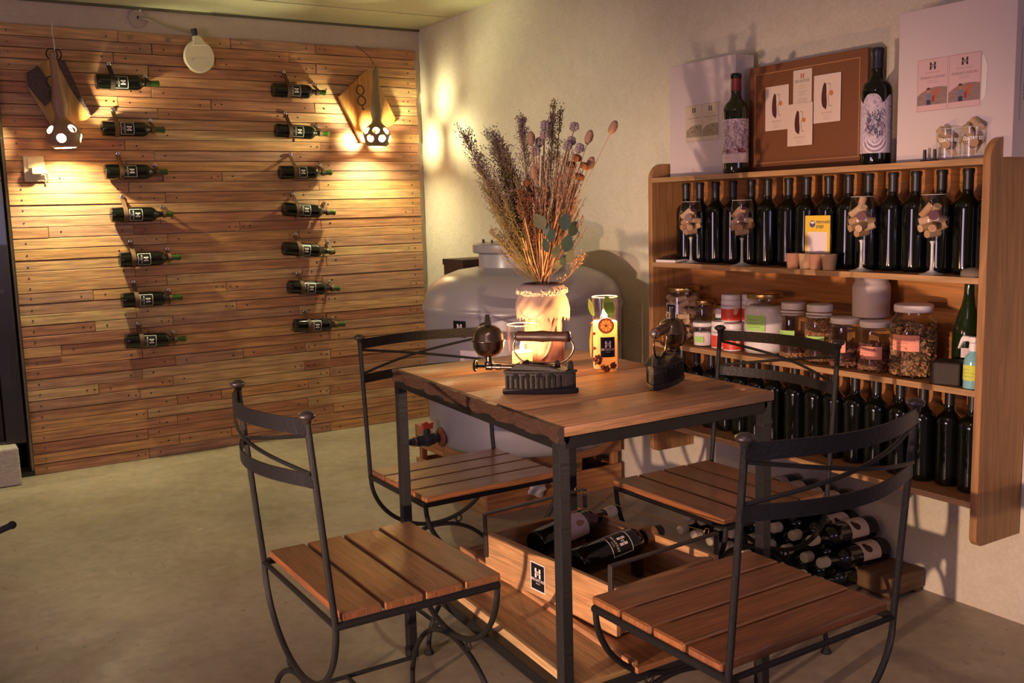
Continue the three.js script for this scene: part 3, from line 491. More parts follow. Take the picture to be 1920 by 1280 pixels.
// ---------------------------------------------------------------- wall shelf unit
const XF = 2.475, SH = [1.351, 1.029, 0.717, 0.399], Z0 = -2.935, Z1 = -1.573;   // shelf tops, ends
{
  const t = thing('shelf_unit', 'oak veneer wall shelf holding bottles and jars', 'shelf', [0, 0, 0]);
  const side = (z) => {
    const s = new THREE.Shape(), d = XR - 0.004 - XF, y0 = 0.272, y1 = 1.405, a = 0.06, b = 0.03;
    s.moveTo(d, y0); s.lineTo(d, y1); s.lineTo(a, y1); s.absarc(a, y1 - a, a, PI / 2, PI, false); s.lineTo(0, y0 + b); s.absarc(b, y0 + b, b, PI, PI * 1.5, false); s.lineTo(d, y0);
    return uvBox(extrude(s, 0.02, 0.0012, 1), 'y', [z, 0]).translate(XF, 0, z);
  };
  part(t, 'side_panel', side(Z1), M.oak); part(t, 'side_panel', side(Z0 - 0.02), M.oak);
  for (const y of SH) {
    const s = part(t, 'shelf_board', box(XF + 0.004, XR - 0.012, y - 0.018, y - 0.0004, Z0, Z1, 'z'), M.oak);
    part(s, 'edge_band', board(0.004, 0.0178, Z1 - Z0 - 0.001, 'z', 0.0008).translate(XF + 0.0025, y - 0.009, (Z0 + Z1) / 2), M.oakEdge);
  }
  part(t, 'back_panel', box(XR - 0.012, XR - 0.003, SH[3] - 0.018, SH[0], Z0, Z1, 'z'), M.oakBack);
}
// the two rows of empty bottles
{
  const lists = [[SH[1], 'upper bottle row', [-2.867, -2.781, -2.697, -2.609, -2.525, -2.438, -2.352, -2.269, -2.182, -2.101, -2.021, -1.937, -1.853, -1.77, -1.687, -1.6155]], [SH[3], 'lowest bottle row', [-2.89, -2.805, -2.722, -2.645, -2.566, -2.483, -2.400, -2.307, -2.225, -2.14, -2.058, -1.972, -1.886, -1.803, -1.723, -1.642]]];
  let src;
  for (const [y, row, zs] of lists) zs.forEach((z, i) => {
    const lb = `${ORD[i]} unlabelled dark wine bottle from the left in the ${row} of the shelf`, g = `dark bottles in the ${row}`, p = [2.585 + rr(-0.006, 0.006), y, z];
    if (!src) { src = thing('wine_bottle', lb, 'bottle', p, 0, g); part(src, 'glass', bottleGeo, M.darkGlass); part(src, 'neck_sleeve', lathe([[0.0146, 0.232], [0.0146, 0.284], [0.0163, 0.2852], [0.0163, 0.2958], [0.0136, 0.2995]], 20), M.black); }
    else copyOf(src, lb, p, rr(0, 6), g);
  });
}
// corks
const corkGeo = new THREE.CylinderGeometry(0.0112, 0.0112, 0.044, 14);
const corkKinds = [[M.cork, M.corkWine, M.cork], [M.corkPale, M.corkPale, M.corkPale], [M.cork, M.cork, M.cork], [M.corkPale, M.corkWine, M.cork]];
function corkAt(lb, group, x, y, z, dir, kind = Math.floor(rnd() * 4)) {
  const c = single('wine_cork', lb, 'cork', corkGeo, corkKinds[kind], [x, y, z], null, group);
  c.quaternion.setFromUnitVectors(V(0, 1, 0), V(...dir).normalize()); return c;
}
// wine glasses full of corks
{
  const glassProfile = [[0.036, 0], [0.0355, 0.0015], [0.02, 0.005], [0.006, 0.012], [0.0042, 0.03], [0.0042, 0.085], [0.008, 0.096], [0.022, 0.104], [0.036, 0.118], [0.044, 0.14], [0.0452, 0.158], [0.043, 0.18], [0.0385, 0.205], [0.034, 0.228]];
  const bowl = lathe(glassProfile.slice(6), 36), foot = lathe([[0, 0.0015], ...glassProfile.slice(0, 7)], 30), sealGeo = cyl(0.014, 0.014, 0.003, 18).rotateX(PI / 2);
  let src;
  [[-2.759, 'leftmost'], [-2.496, 'second from left'], [-1.99, 'third from left'], [-1.745, 'rightmost']].forEach(([z, w], i) => {
    const lb = `stemmed wine glass filled with corks, the ${w} on the shelf`, p = [2.515, SH[1], z];
    if (!src) { src = thing('wine_glass', lb, 'wine glass', p, 0, 'cork filled wine glasses'); const bw = part(src, 'bowl', bowl, M.clear); part(bw, 'rim', new THREE.TorusGeometry(0.034, 0.0009, 6, 40).rotateX(PI / 2), M.rim, [0, 0.228, 0]); part(src, 'stem_foot', foot, M.rim); part(src, 'wax_seal', sealGeo, std('wine red seal', [0.10, 0.02, 0.035], 0.5), [-0.036, 0.17, 0.026], [0, -0.95, 0]); }
    else copyOf(src, lb, p);
    // corks leaning in the bowl
    const spots = [[0, 0.118, 0, 1, 0.1, 0.3], [0.016, 0.136, 0.014, 0.2, 0.4, 1], [-0.018, 0.138, 0.012, 0.9, 0.3, -0.6], [-0.006, 0.137, -0.02, 1, 0.2, 0.1], [-0.02, 0.158, -0.006, 0.1, 0.4, 1], [0.018, 0.16, -0.01, 0.3, 0.9, 0.8], [0, 0.16, 0.022, 1, -0.2, 0.2], [-0.012, 0.18, 0.016, -0.4, 0.9, 0.5], [0.012, 0.182, 0.006, 0.9, 0.5, -0.8], [-0.008, 0.184, -0.018, 0.5, 0.9, 0.9], [0.008, 0.206, -0.008, 0.2, 1, 0.5]];
    spots.slice(0, i === 2 ? 11 : 10).sort((q, w2) => q[1] - w2[1]).forEach(([dx, dy, dz, a, b, c], k) => corkAt(`${ORD[k]} wine cork from the bottom in the ${w} wine glass`, `corks in the ${w} wine glass`, p[0] + dx * 0.9, p[1] + dy, p[2] + dz * 0.9, [a + rr(-0.3, 0.3), b, c + rr(-0.3, 0.3)], (k + i) % 4));
  });
}
// payment card, clay cups, booklet, stone
{
  const c = thing('payment_card', 'yellow upright payment card with white square between wine glasses', 'card', [2.535, SH[1], -2.178], -PI / 2);
  c.rotation.set(-0.0, -PI / 2 + 0.12, 0);
  part(c, 'card', new RoundedBoxGeometry(0.094, 0.172, 0.004, 1, 0.0015), std('yellow card', [0.68, 0.47, 0.06], 0.5), [0, 0.086, 0]);
  part(c, 'card_print', new THREE.PlaneGeometry(0.092, 0.17), P.payCard, [0, 0.086, 0.0024]);
  const cup = lathe([[0, 0.004], [0.019, 0.004], [0.0195, 0.0], [0.025, 0.05], [0.023, 0.05], [0.018, 0.009], [0, 0.009]], 22), clay = [std('pale clay', [0.55, 0.36, 0.22], 0.9, { map: plasterMap }), std('rosy clay', [0.46, 0.23, 0.15], 0.9, { map: plasterMap })];
  ['leftmost', 'second from left', 'third from left', 'rightmost'].forEach((w, i) => single('clay_cup', `small clay cup before the yellow card, the ${w}`, 'cup', cup, clay[i % 2 ? 0 : (i ? 1 : 1)], [2.5 + (i % 2) * 0.004, SH[1], [-2.247, -2.197, -2.151, -2.103][i]], [0, i, 0], 'small clay cups'));
  const b = thing('booklet', 'black covered booklet lying at left end of the bottle shelf', 'booklet', [2.515, SH[1], -2.865], 0.1);
  part(b, 'pages', board(0.075, 0.011, 0.1, 'x', 0.002), M.paper, [0, 0.0055, 0]);
  part(b, 'cover', board(0.078, 0.002, 0.103, 'x', 0.0008), M.black, [0, 0.0122, 0]);
  part(b, 'cover_print', new THREE.PlaneGeometry(0.07, 0.09).rotateX(-PI / 2).rotateY(-PI / 2), P.pamphlet, [0, 0.0136, 0]);
  const st = jitter(new THREE.SphereGeometry(0.04, 24, 16), 0.003, 70); st.scale(0.8, 0.5, 0.9);
  single('grey_stone', 'smooth grey stone at the right end of bottle shelf', 'stone', st, std('grey stone', [0.17, 0.13, 0.1], 0.8), [2.512, SH[1] + 0.006, -1.612]);
}
// ---- top of the shelf: boxes, big bottles, tumblers
{
  const carton = std('white carton', [0.60, 0.52, 0.52], 0.75), y = SH[0];
  const wb = (lb, x, z0, z1, h, d, st, sz, sy, sw, sh) => {
    const t = thing('wine_box', lb, 'box', [x, y, (z0 + z1) / 2]);
    part(t, 'carton', board(d, h, z1 - z0, 'y', 0.002), carton, [d / 2, h / 2, 0]);
    part(t, 'front_sticker', new THREE.PlaneGeometry(sw, sh).rotateY(-PI / 2), st, [-0.0012, sy, sz]);
    return t;
  };
  wb('white carton wine box at the left end on shelf top', 2.56, -2.925, -2.575, 0.418, 0.09, P.sheepTan, 0.005, 0.195, 0.175, 0.135);
  const t = wb('large white carton wine box at the right end on shelf top', 2.53, -1.885, -1.528, 0.43, 0.1, P.sheepPink, -0.015, 0.215, 0.198, 0.148);
  part(t, 'side_print', new THREE.PlaneGeometry(0.045, 0.24), P.boxSpine, [0.05, 0.215, 0.1797]);
  part(t, 'torn_patch', extrude([[0, 0], [0.014, 0.01], [0.017, 0.09], [0.006, 0.12], [0, 0.12]], 0.0006).rotateY(-PI / 2), M.paper, [-0.0008, 0.155, 0.085]);
  const brown = std('brown board', [0.17, 0.062, 0.024], 0.55), b = thing('display_board', 'brown framed display board with small printed cards', 'display board', [2.585, y, -2.285]);
  part(b, 'panel', board(0.07, 0.362, 0.495, 'z', 0.003), brown, [0.035, 0.181, 0]);
  const line = std('gilt line', [0.42, 0.2, 0.09], 0.5);
  for (const [dy, dz, hh, ww] of [[0.335, 0, 0.003, 0.44], [0.032, 0, 0.003, 0.44], [0.1835, -0.22, 0.306, 0.003], [0.1835, 0.22, 0.306, 0.003]]) part(b, 'inset_line', board(0.002, hh, ww, 'z', 0.0006), line, [-0.0004, dy, dz]);
  let layer = 0;
  const card = (m, dz, dy, w, h) => { const c = part(b, 'printed_card', board(0.0016, h, w, 'z', 0.0005), M.paper, [-0.001 - 0.0018 * layer++, dy, dz]); part(c, 'card_print', new THREE.PlaneGeometry(w - 0.002, h - 0.002).rotateY(-PI / 2), m, [-0.0011, 0, 0]); };
  card(P.menuCard, -0.008, 0.262, 0.078, 0.132); card(P.glassCard, -0.117, 0.214, 0.104, 0.148); card(P.glassCard, 0.098, 0.224, 0.108, 0.152); card(P.glassCard, -0.012, 0.15, 0.106, 0.138);
  // two tall bottles with engraved labels
  const s = 1.147, g = lathe(bottleProfile(s, 1.19), 40);
  const A = thing('magnum_bottle', 'tall green bottle with red neck foil and engraved label', 'bottle', [2.525, y, -2.538], -PI / 2 + 0.6);
  part(A, 'glass', g, phys('deep green bottle glass', [0.008, 0.014, 0.004], 0.06, { clearcoat: 0.6 })); part(A, 'paper_label', label(0.0455, 0.036, 0.186, 3.0), P.engravedA);
  part(A, 'neck_foil', lathe([[0.0182, 0.283], [0.0172, 0.318], [0.0172, 0.3255]].map((p) => [p[0] + 0.0002, p[1]]), 24), std('red foil', [0.16, 0.012, 0.018], 0.35));
  part(A, 'lip_ring', lathe([[0.0175, 0.325], [0.0194, 0.328], [0.0194, 0.340], [0.016, 0.344], [0, 0.344]], 24), M.darkGlass);
  const B = thing('magnum_bottle', 'tall dark bottle with arched engraved label before the brown board', 'bottle', [2.53, y, -1.958], -PI / 2 + 0.75);
  part(B, 'glass', g, M.darkGlass);
  const lg = label(0.0455, 0.034, 0.208, 3.1, 0, 48), lp = lg.attributes.position, lu = lg.attributes.uv;      // arched top edge
  for (let i = 0; i < lp.count; i++) if (lp.getY(i) > 0.1) { const u = lu.getX(i), k = Math.abs(u - 0.38) / 0.22, dy = k < 1 ? -0.028 * k * k * k : -0.028 + 0.024 * Math.min(1, (k - 1) / 0.7); lp.setY(i, lp.getY(i) + dy); lu.setY(i, 1 + dy / 0.174); }
  part(B, 'paper_label', lg, P.engravedB);
  part(B, 'neck_foil', lathe([[0.0182, 0.283], [0.0172, 0.318], [0.0192, 0.329], [0.0192, 0.341], [0.016, 0.3445], [0, 0.3445]].map((p) => [p[0] + 0.0003, p[1]]), 24), std('blue black foil', [0.012, 0.014, 0.028], 0.3));
  // tumblers with corks and the black two-pin stand
  const tum = lathe([[0, 0.004], [0.028, 0.002], [0.0315, 0.006], [0.0335, 0.085], [0.032, 0.085], [0.0295, 0.014], [0, 0.012]], 36);
  [[-1.705, 'left', 5], [-1.632, 'right', 7]].forEach(([z, w, n]) => {
    const q = thing('tumbler', `${w} clear tumbler of corks with white lettering on shelf top`, 'glass', [2.515, y, z], -PI / 2 + 0.7, 'cork tumblers on the shelf top');
    part(q, 'glass', tum, M.clear); part(q, 'rim', new THREE.TorusGeometry(0.0328, 0.001, 6, 36).rotateX(PI / 2), M.rim, [0, 0.0855, 0]); part(q, 'lettering', label(0.0342, 0.045, 0.062, 1.9), P.tumblerText);
    for (let k = 0; k < n; k++) corkAt(`${ORD[k]} wine cork from the bottom in the ${w} clear tumbler`, `corks in the ${w} tumbler`, 2.515 + 0.013 * Math.cos(k * 2.4), y + 0.03 + k * (w === 'left' ? 0.011 : 0.0105), z + 0.013 * Math.sin(k * 2.4), [rr(-1, 1), k === n - 1 ? 0.5 : rr(-0.2, 1), rr(-1, 1)], 1 + (k % 2));
  });
  const bs = thing('black_stand', 'tiny black two pronged stand beside the cork tumblers', 'stand', [2.50, y, -1.752]);
  part(bs, 'base', board(0.02, 0.004, 0.05, 'z', 0.001), M.black, [0, 0.002, 0]);
  for (const k of [-1, 1]) part(bs, 'prong', cyl(0.005, 0.0045, 0.03, 12), M.black, [0, 0.018, k * 0.016]);
}
// ---- jar shelf
const YJ = SH[2];
const filler = (n, r, h, size, colors, flat = 0.35, base = [0.2, 0.11, 0.05]) => {   // loose dry stuff: chips round a core, coloured by piece
  const gs = [], cs = [];
  const add = (g, c) => { g = clean([g])[0]; const a = new Float32Array(g.attributes.position.count * 3); for (let i = 0; i < a.length; i += 3) { a[i] = c[0]; a[i + 1] = c[1]; a[i + 2] = c[2]; } g.setAttribute('color', new THREE.BufferAttribute(a, 3)); gs.push(g); };
  add(cyl(r * 0.9, r * 0.9, h * 0.94, 24).translate(0, h * 0.47, 0), base);
  for (let i = 0; i < n; i++) {
    const a = rr(0, 2 * PI), top = rnd() < 0.25, q = top ? r * Math.sqrt(rnd()) * 0.9 : r * rr(0.86, 0.96), y = top ? h * rr(0.94, 1.02) : h * rr(0.01, 0.99), s = size * rr(0.6, 1.3);
    const g = move(new THREE.BoxGeometry(s, s * flat, s * rr(0.5, 0.9)), q * Math.cos(a), y, q * Math.sin(a), rr(0, 6), rr(0, 6), rr(0, 6)), c = colors[Math.floor(rnd() * colors.length)], k = rr(0.75, 1.2);
    add(g, c.map((v) => v * k));
  }
  return mergeGeometries(gs);
};
const fillMat = std('loose dry filling', [1, 1, 1], 0.85, { vertexColors: true });
function jar(name, lb, x, z, r, h, o) {
  const t = thing(name, lb, 'jar', [x, o.y ?? YJ, z], o.turn ?? -PI / 2 + 0.72);
  const nr = r * (o.neck ?? 0.78), nh = o.nh ?? 0.022, sh = o.sh ?? 0.8;
  part(t, 'glass', lathe([[0, 0.004], [r * 0.85, 0.002], [r * 0.97, 0.008], [r, 0.02], [r, h * sh], [r * 0.96, h * (sh + 0.05)], [nr * 1.05, h - nh * 1.2], [nr, h - nh], [nr, h]], 40), M.clear);
  if (o.lid) { const l = part(t, 'lid', lathe([[nr + 0.001, h - nh * 0.75], [nr + 0.005, h - nh * 0.75], [nr + 0.0055, h - 0.002], [nr + 0.003, h + 0.002], [0, h + 0.003]], 34), o.lid); }
  if (o.handle) { part(t, 'carry_ring', new THREE.TorusGeometry(nr * 1.1, 0.003, 8, 36).rotateX(PI / 2), M.lidWhite, [0, h - nh * 1.35, 0]); part(t, 'carry_handle', new THREE.TorusGeometry(nr * 1.12, 0.0042, 8, 36, PI).rotateX(PI / 2 - 0.08), M.lidWhite, [0, h - nh * 1.1, 0.004], [0, -0.5, 0]); }
  if (o.note) part(t, 'note', label(r * 1.012, o.note[1], o.note[2], o.note[3], o.note[4] ?? 0), o.note[0]);
  if (o.fill) single('jar_filling', o.fill[0], 'filling', o.fill[1], o.fill[2] ?? fillMat, [x, (o.y ?? YJ) + 0.008, z], null, null, 'stuff');
  return t;
}
const gold = std('gold lid', [0.55, 0.38, 0.16], 0.28, { metalness: 1 });
{
  const grains = [[0.45, 0.21, 0.09], [0.35, 0.14, 0.06], [0.5, 0.27, 0.12]], chips = [[0.42, 0.26, 0.11], [0.2, 0.1, 0.045], [0.5, 0.3, 0.13], [0.1, 0.055, 0.03], [0.45, 0.2, 0.1]], bark = [[0.28, 0.1, 0.06], [0.18, 0.07, 0.05], [0.36, 0.16, 0.1]];
  const powder = std('white powder', [0.84, 0.78, 0.79], 0.95);
  jar('cork_jar', 'tall glass jar of wine corks with gold lid and black sticker', 2.57, -2.865, 0.073, 0.212, { lid: gold, neck: 0.83, sh: 0.82, note: [P.framedCard, 0.095, 0.152, 0.62, -0.55] });
  const across = ['leftmost', 'second from left', 'middle', 'second from right', 'rightmost'];
  for (let lay = 0; lay < 7; lay++) for (let k = 0; k < 8; k++) {                 // a = 0 looks at the room; five corks of each layer show
    const g = k < 5, ang = (g ? (k - 2) * 0.75 : PI + (k - 6) * 0.8) + (lay % 2) * 0.2, d = [-0.76 * Math.cos(ang) + 0.65 * Math.sin(ang), 0.65 * Math.cos(ang) + 0.76 * Math.sin(ang)], q = 0.05;
    corkAt(g ? `${across[k]} cork in layer ${['one', 'two', 'three', 'four', 'five', 'six', 'seven'][lay]} from the bottom of the gold lidded cork jar` : 'cork at the back of the gold lidded jar', g ? 'corks at the front of the gold lidded jar' : 'corks at the back of the gold lidded jar', 2.57 + q * d[0], YJ + 0.03 + lay * 0.0235 + rr(-0.003, 0.003), -2.865 + q * d[1], [-d[1] + rr(-0.5, 0.5), rr(-0.8, 0.8), d[0] + rr(-0.5, 0.5)]);
  }
  jar('small_jar', 'small clear jar stacked on the little powder jar', 2.6, -2.775, 0.036, 0.165, { lid: gold, neck: 0.86 });
  jar('small_jar', 'little glass jar of white powder with green note', 2.52, -2.70, 0.036, 0.092, { lid: M.lidWhite, neck: 0.88, nh: 0.018, note: [P.greenNote, 0.02, 0.042, 1.0, -0.3], fill: ['white powder inside the little jar with green note', lathe([[0, 0], [0.032, 0], [0.033, 0.045], [0.02, 0.05], [0, 0.046]], 24), powder] });
  const tub = (lb, x, y, z, k = 1) => {
    const t = thing('supplement_tub', lb, 'tub', [x, y, z], -PI / 2 + 0.72, 'red and white supplement tubs');
    part(t, 'tub_body', lathe([[0, 0], [0.033, 0], [0.035, 0.004], [0.035, 0.075], [0.032, 0.082], [0, 0.083]], 32), M.lidWhite); part(t, 'printed_label', label(0.0353, 0.006, 0.072, 3.6), P.pillTub); part(t, 'lid', lathe([[0.033, 0.081], [0.0345, 0.083], [0.0345, 0.098], [0.032, 0.1], [0, 0.1]], 32), M.lidWhite);
  };
  tub('red and white tub stacked topmost, left of the flour jar', 2.565, YJ + 0.1, -2.60); tub('red and white tub behind the others, half hidden by flour jar', 2.615, YJ + 0.1, -2.545);
  tub('bottom red and white tub at left, under the stacked one', 2.55, YJ, -2.635); tub('bottom red and white tub touching the flour jar', 2.535, YJ, -2.558);
  tub('rear lower red and white tub behind the bottom pair', 2.625, YJ, -2.56); 
  const tw = thing('white_tub', 'white tub with green stripe behind the red tubs', 'tub', [2.63, YJ, -2.70], -PI / 2); part(tw, 'tub_body', lathe([[0, 0], [0.032, 0], [0.034, 0.004], [0.034, 0.13], [0.03, 0.138], [0, 0.138]], 28), M.lidWhite); part(tw, 'green_stripe', label(0.0343, 0.09, 0.102, 3.5), std('green print', [0.03, 0.16, 0.07], 0.5)); part(tw, 'lid', lathe([[0.031, 0.137], [0.031, 0.155], [0, 0.156]], 28), gold);
  jar('flour_jar', 'large glass jar of white powder with green note and gold lid', 2.56, -2.428, 0.073, 0.214, { lid: gold, neck: 0.8, sh: 0.74, note: [P.greenNote, 0.088, 0.143, 1.0, -0.45], fill: ['white powder heaped inside the large gold lidded jar', lathe([[0, 0], [0.067, 0], [0.07, 0.02], [0.07, 0.145], [0.055, 0.165], [0.02, 0.16], [0, 0.155]], 36), powder] });
  jar('seed_jar', 'glass jar of amber grain with white carry handle, left one', 2.555, -2.294, 0.048, 0.19, { lid: M.lidWhite, neck: 0.72, nh: 0.028, sh: 0.74, handle: 1, note: [P.greenNote, 0.07, 0.1, 1.2, -0.5], fill: ['amber grain in the bottom of left handled jar', filler(700, 0.045, 0.06, 0.007, grains)] });
  jar('seed_jar', 'glass jar of amber grain with white carry handle, fuller right one', 2.55, -2.177, 0.048, 0.192, { lid: M.lidWhite, neck: 0.76, nh: 0.028, sh: 0.74, handle: 1, note: [P.greenNote, 0.062, 0.092, 1.3, -0.35], fill: ['amber grain filling the right handled jar', filler(1200, 0.045, 0.13, 0.007, grains)] });
  jar('bark_jar', 'squat glass jar of red bark with pink note, left of pair', 2.545, -2.066, 0.052, 0.158, { lid: M.lidWhite, neck: 0.84, sh: 0.82, note: [P.pinkNote, 0.052, 0.09, 1.0, -0.55], fill: ['dark red bark in left pink note jar', filler(320, 0.047, 0.05, 0.013, bark)] });
  jar('bark_jar', 'squat glass jar of red bark with pink note, beside big jar', 2.545, -1.956, 0.048, 0.156, { lid: M.lidWhite, neck: 0.86, sh: 0.82, note: [P.pinkNote, 0.042, 0.082, 1.5, -0.35], fill: ['dark red bark in the jar beside the big jar', filler(420, 0.044, 0.075, 0.013, bark)] });
  jar('chip_jar', 'biggest glass jar full of wood chips with pink note', 2.56, -1.832, 0.0665, 0.215, { lid: M.lidWhite, neck: 0.76, nh: 0.026, sh: 0.74, note: [P.pinkNote, 0.082, 0.13, 1.25, -0.45], fill: ['mottled wood chips filling the biggest jar', filler(1500, 0.063, 0.14, 0.013, chips)] });
  const bk = thing('plastic_bucket', 'frosted white plastic jar upside down atop two jar lids', 'container', [2.60, YJ + 0.161, -2.015]);
  part(bk, 'bucket', lathe([[0, 0], [0.054, 0], [0.0565, 0.004], [0.058, 0.095], [0.055, 0.106], [0.05, 0.112], [0.0515, 0.132], [0, 0.134]], 36), phys('frosted plastic', [0.66, 0.58, 0.6], 0.55, { transmission: 0.25 }));
  const gb = thing('green_bottle', 'tall green sparkling wine bottle with white note by the shelf end', 'bottle', [2.62, YJ, -1.692], -PI / 2 + 0.8);
  part(gb, 'glass', lathe([[0, 0.008], [0.036, 0], [0.042, 0.005], [0.042, 0.13], [0.039, 0.155], [0.03, 0.19], [0.02, 0.22], [0.0155, 0.25], [0.0145, 0.28], [0.0165, 0.283], [0.0165, 0.289], [0.0145, 0.292], [0.0145, 0.3], [0, 0.3]], 36), M.oliveGlass); part(gb, 'note', label(0.0425, 0.07, 0.098, 1.1, -0.1), P.whiteNote);
  single('wooden_block', 'dark square wooden block before the green bottle', 'block', jitter(new RoundedBoxGeometry(0.085, 0.066, 0.085, 4, 0.006), 0.0012, 90), std('charred wood', [0.045, 0.028, 0.02], 0.7, { map: oldGrain }), [2.525, YJ + 0.033, -1.686], [0, 0.3, 0]);
  const sp = thing('spray_bottle', 'small blue spray bottle with yellow note at the shelf end', 'spray bottle', [2.505, YJ, -1.6], -PI / 2);
  part(sp, 'bottle', lathe([[0, 0], [0.022, 0], [0.0245, 0.004], [0.0245, 0.075], [0.02, 0.09], [0.011, 0.1], [0.0105, 0.108]], 28), phys('blue tinted plastic', [0.22, 0.5, 0.55], 0.15, { clearcoat: 0.5 })); part(sp, 'note', label(0.0249, 0.025, 0.068, 2.4), P.sprayNote);
  part(sp, 'trigger_head', merge([move(cyl(0.0125, 0.011, 0.022, 18), 0, 0.117, 0), move(board(0.022, 0.018, 0.02, 'x', 0.005), 0.0, 0.137, 0), extrude([[-0.012, 0.146], [-0.03, 0.146], [-0.036, 0.138], [-0.045, 0.11], [-0.042, 0.108], [-0.028, 0.13], [-0.012, 0.132]], 0.01, 0.002, 1).translate(0, 0, -0.005)]), M.lidWhite);
  part(sp, 'nozzle', move(cyl(0.005, 0.005, 0.01, 12), 0.016, 0.14, 0, 0, 0, PI / 2), M.white);
}
// ---------------------------------------------------------------- bottles piled on the floor under the shelf
{
  const layers = [[0.039, [-2.65, -2.571, -2.494, -2.41, -2.33, -2.25, -2.17, -2.09, -2.012]], [0.1045, [-2.615, -2.537, -2.456, -2.378, -2.298, -2.22, -2.145, -2.071, -1.995]], [0.170, [-2.575, -2.495, -2.418, -2.335, -2.262, -2.184, -2.112, -2.04]], [0.2355, [-2.38, -2.3, -2.223, -2.148]]];
  const wax = [[0.5, 0.44, 0.3], [0.52, 0.43, 0.34], [0.42, 0.37, 0.25]].map((c) => std('ivory wax cap', c, 0.6)), capG = lathe([[0.0165, 0.268], [0.0172, 0.272], [0.0172, 0.298], [0.015, 0.303], [0, 0.3035]], 18);
  const lab = label(0.0382, 0.055, 0.14, 2.4, 0), where = ['floor row', 'second row', 'third row', 'top row'];
  const kinds = [];
  layers.forEach(([y, zs], L) => zs.forEach((z, i) => {
    const shows = L === 3 || (i >= zs.length - (L === 2 ? 3 : 1));
    const lb = `${ORD[i]} lying bottle from the tank end in the ${where[L]} of the floor pile`;
    const k = shows ? 1 : 0, p = [2.66 + rr(-0.012, 0.006), y, z];
    let t;
    if (!kinds[k]) { t = kinds[k] = thing('wine_bottle', lb, 'bottle', p, 0, `bottles in the ${where[L]} of the floor pile`); part(t, 'glass', bottleGeo, M.darkGlass); part(t, 'wax_cap', capG, wax[i % 3]); if (k) part(t, 'paper_label', lab, P.blobLabel); }
    else { t = copyOf(kinds[k], lb, p, 0, `bottles in the ${where[L]} of the floor pile`); t.children[1].material = wax[(i + L) % 3]; }
    t.quaternion.setFromUnitVectors(V(0, 1, 0), V(-1, 0.022 + rr(0, 0.02), rr(-0.03, 0.03)).normalize());
    t.rotateY(0.85 + rr(-0.3, 0.25));
  }));
  const wb = thing('wooden_block', 'thick brown wooden block stopping the bottle pile by the wall', 'block', [2.597, 0, -1.915]);
  part(wb, 'block', uvBox(jitter(new RoundedBoxGeometry(0.172, 0.062, 0.13, 4, 0.006), 0.001, 60), 'x', [0.2, 0.1]), std('old brown block wood', [0.155, 0.085, 0.035], 0.6, { map: oldGrain }), [0, 0.044, 0]);
  for (const x of [-0.06, 0.06]) part(wb, 'foot_batten', board(0.03, 0.013, 0.12, 'z'), M.handleWood, [x, 0.0065, 0]);
}
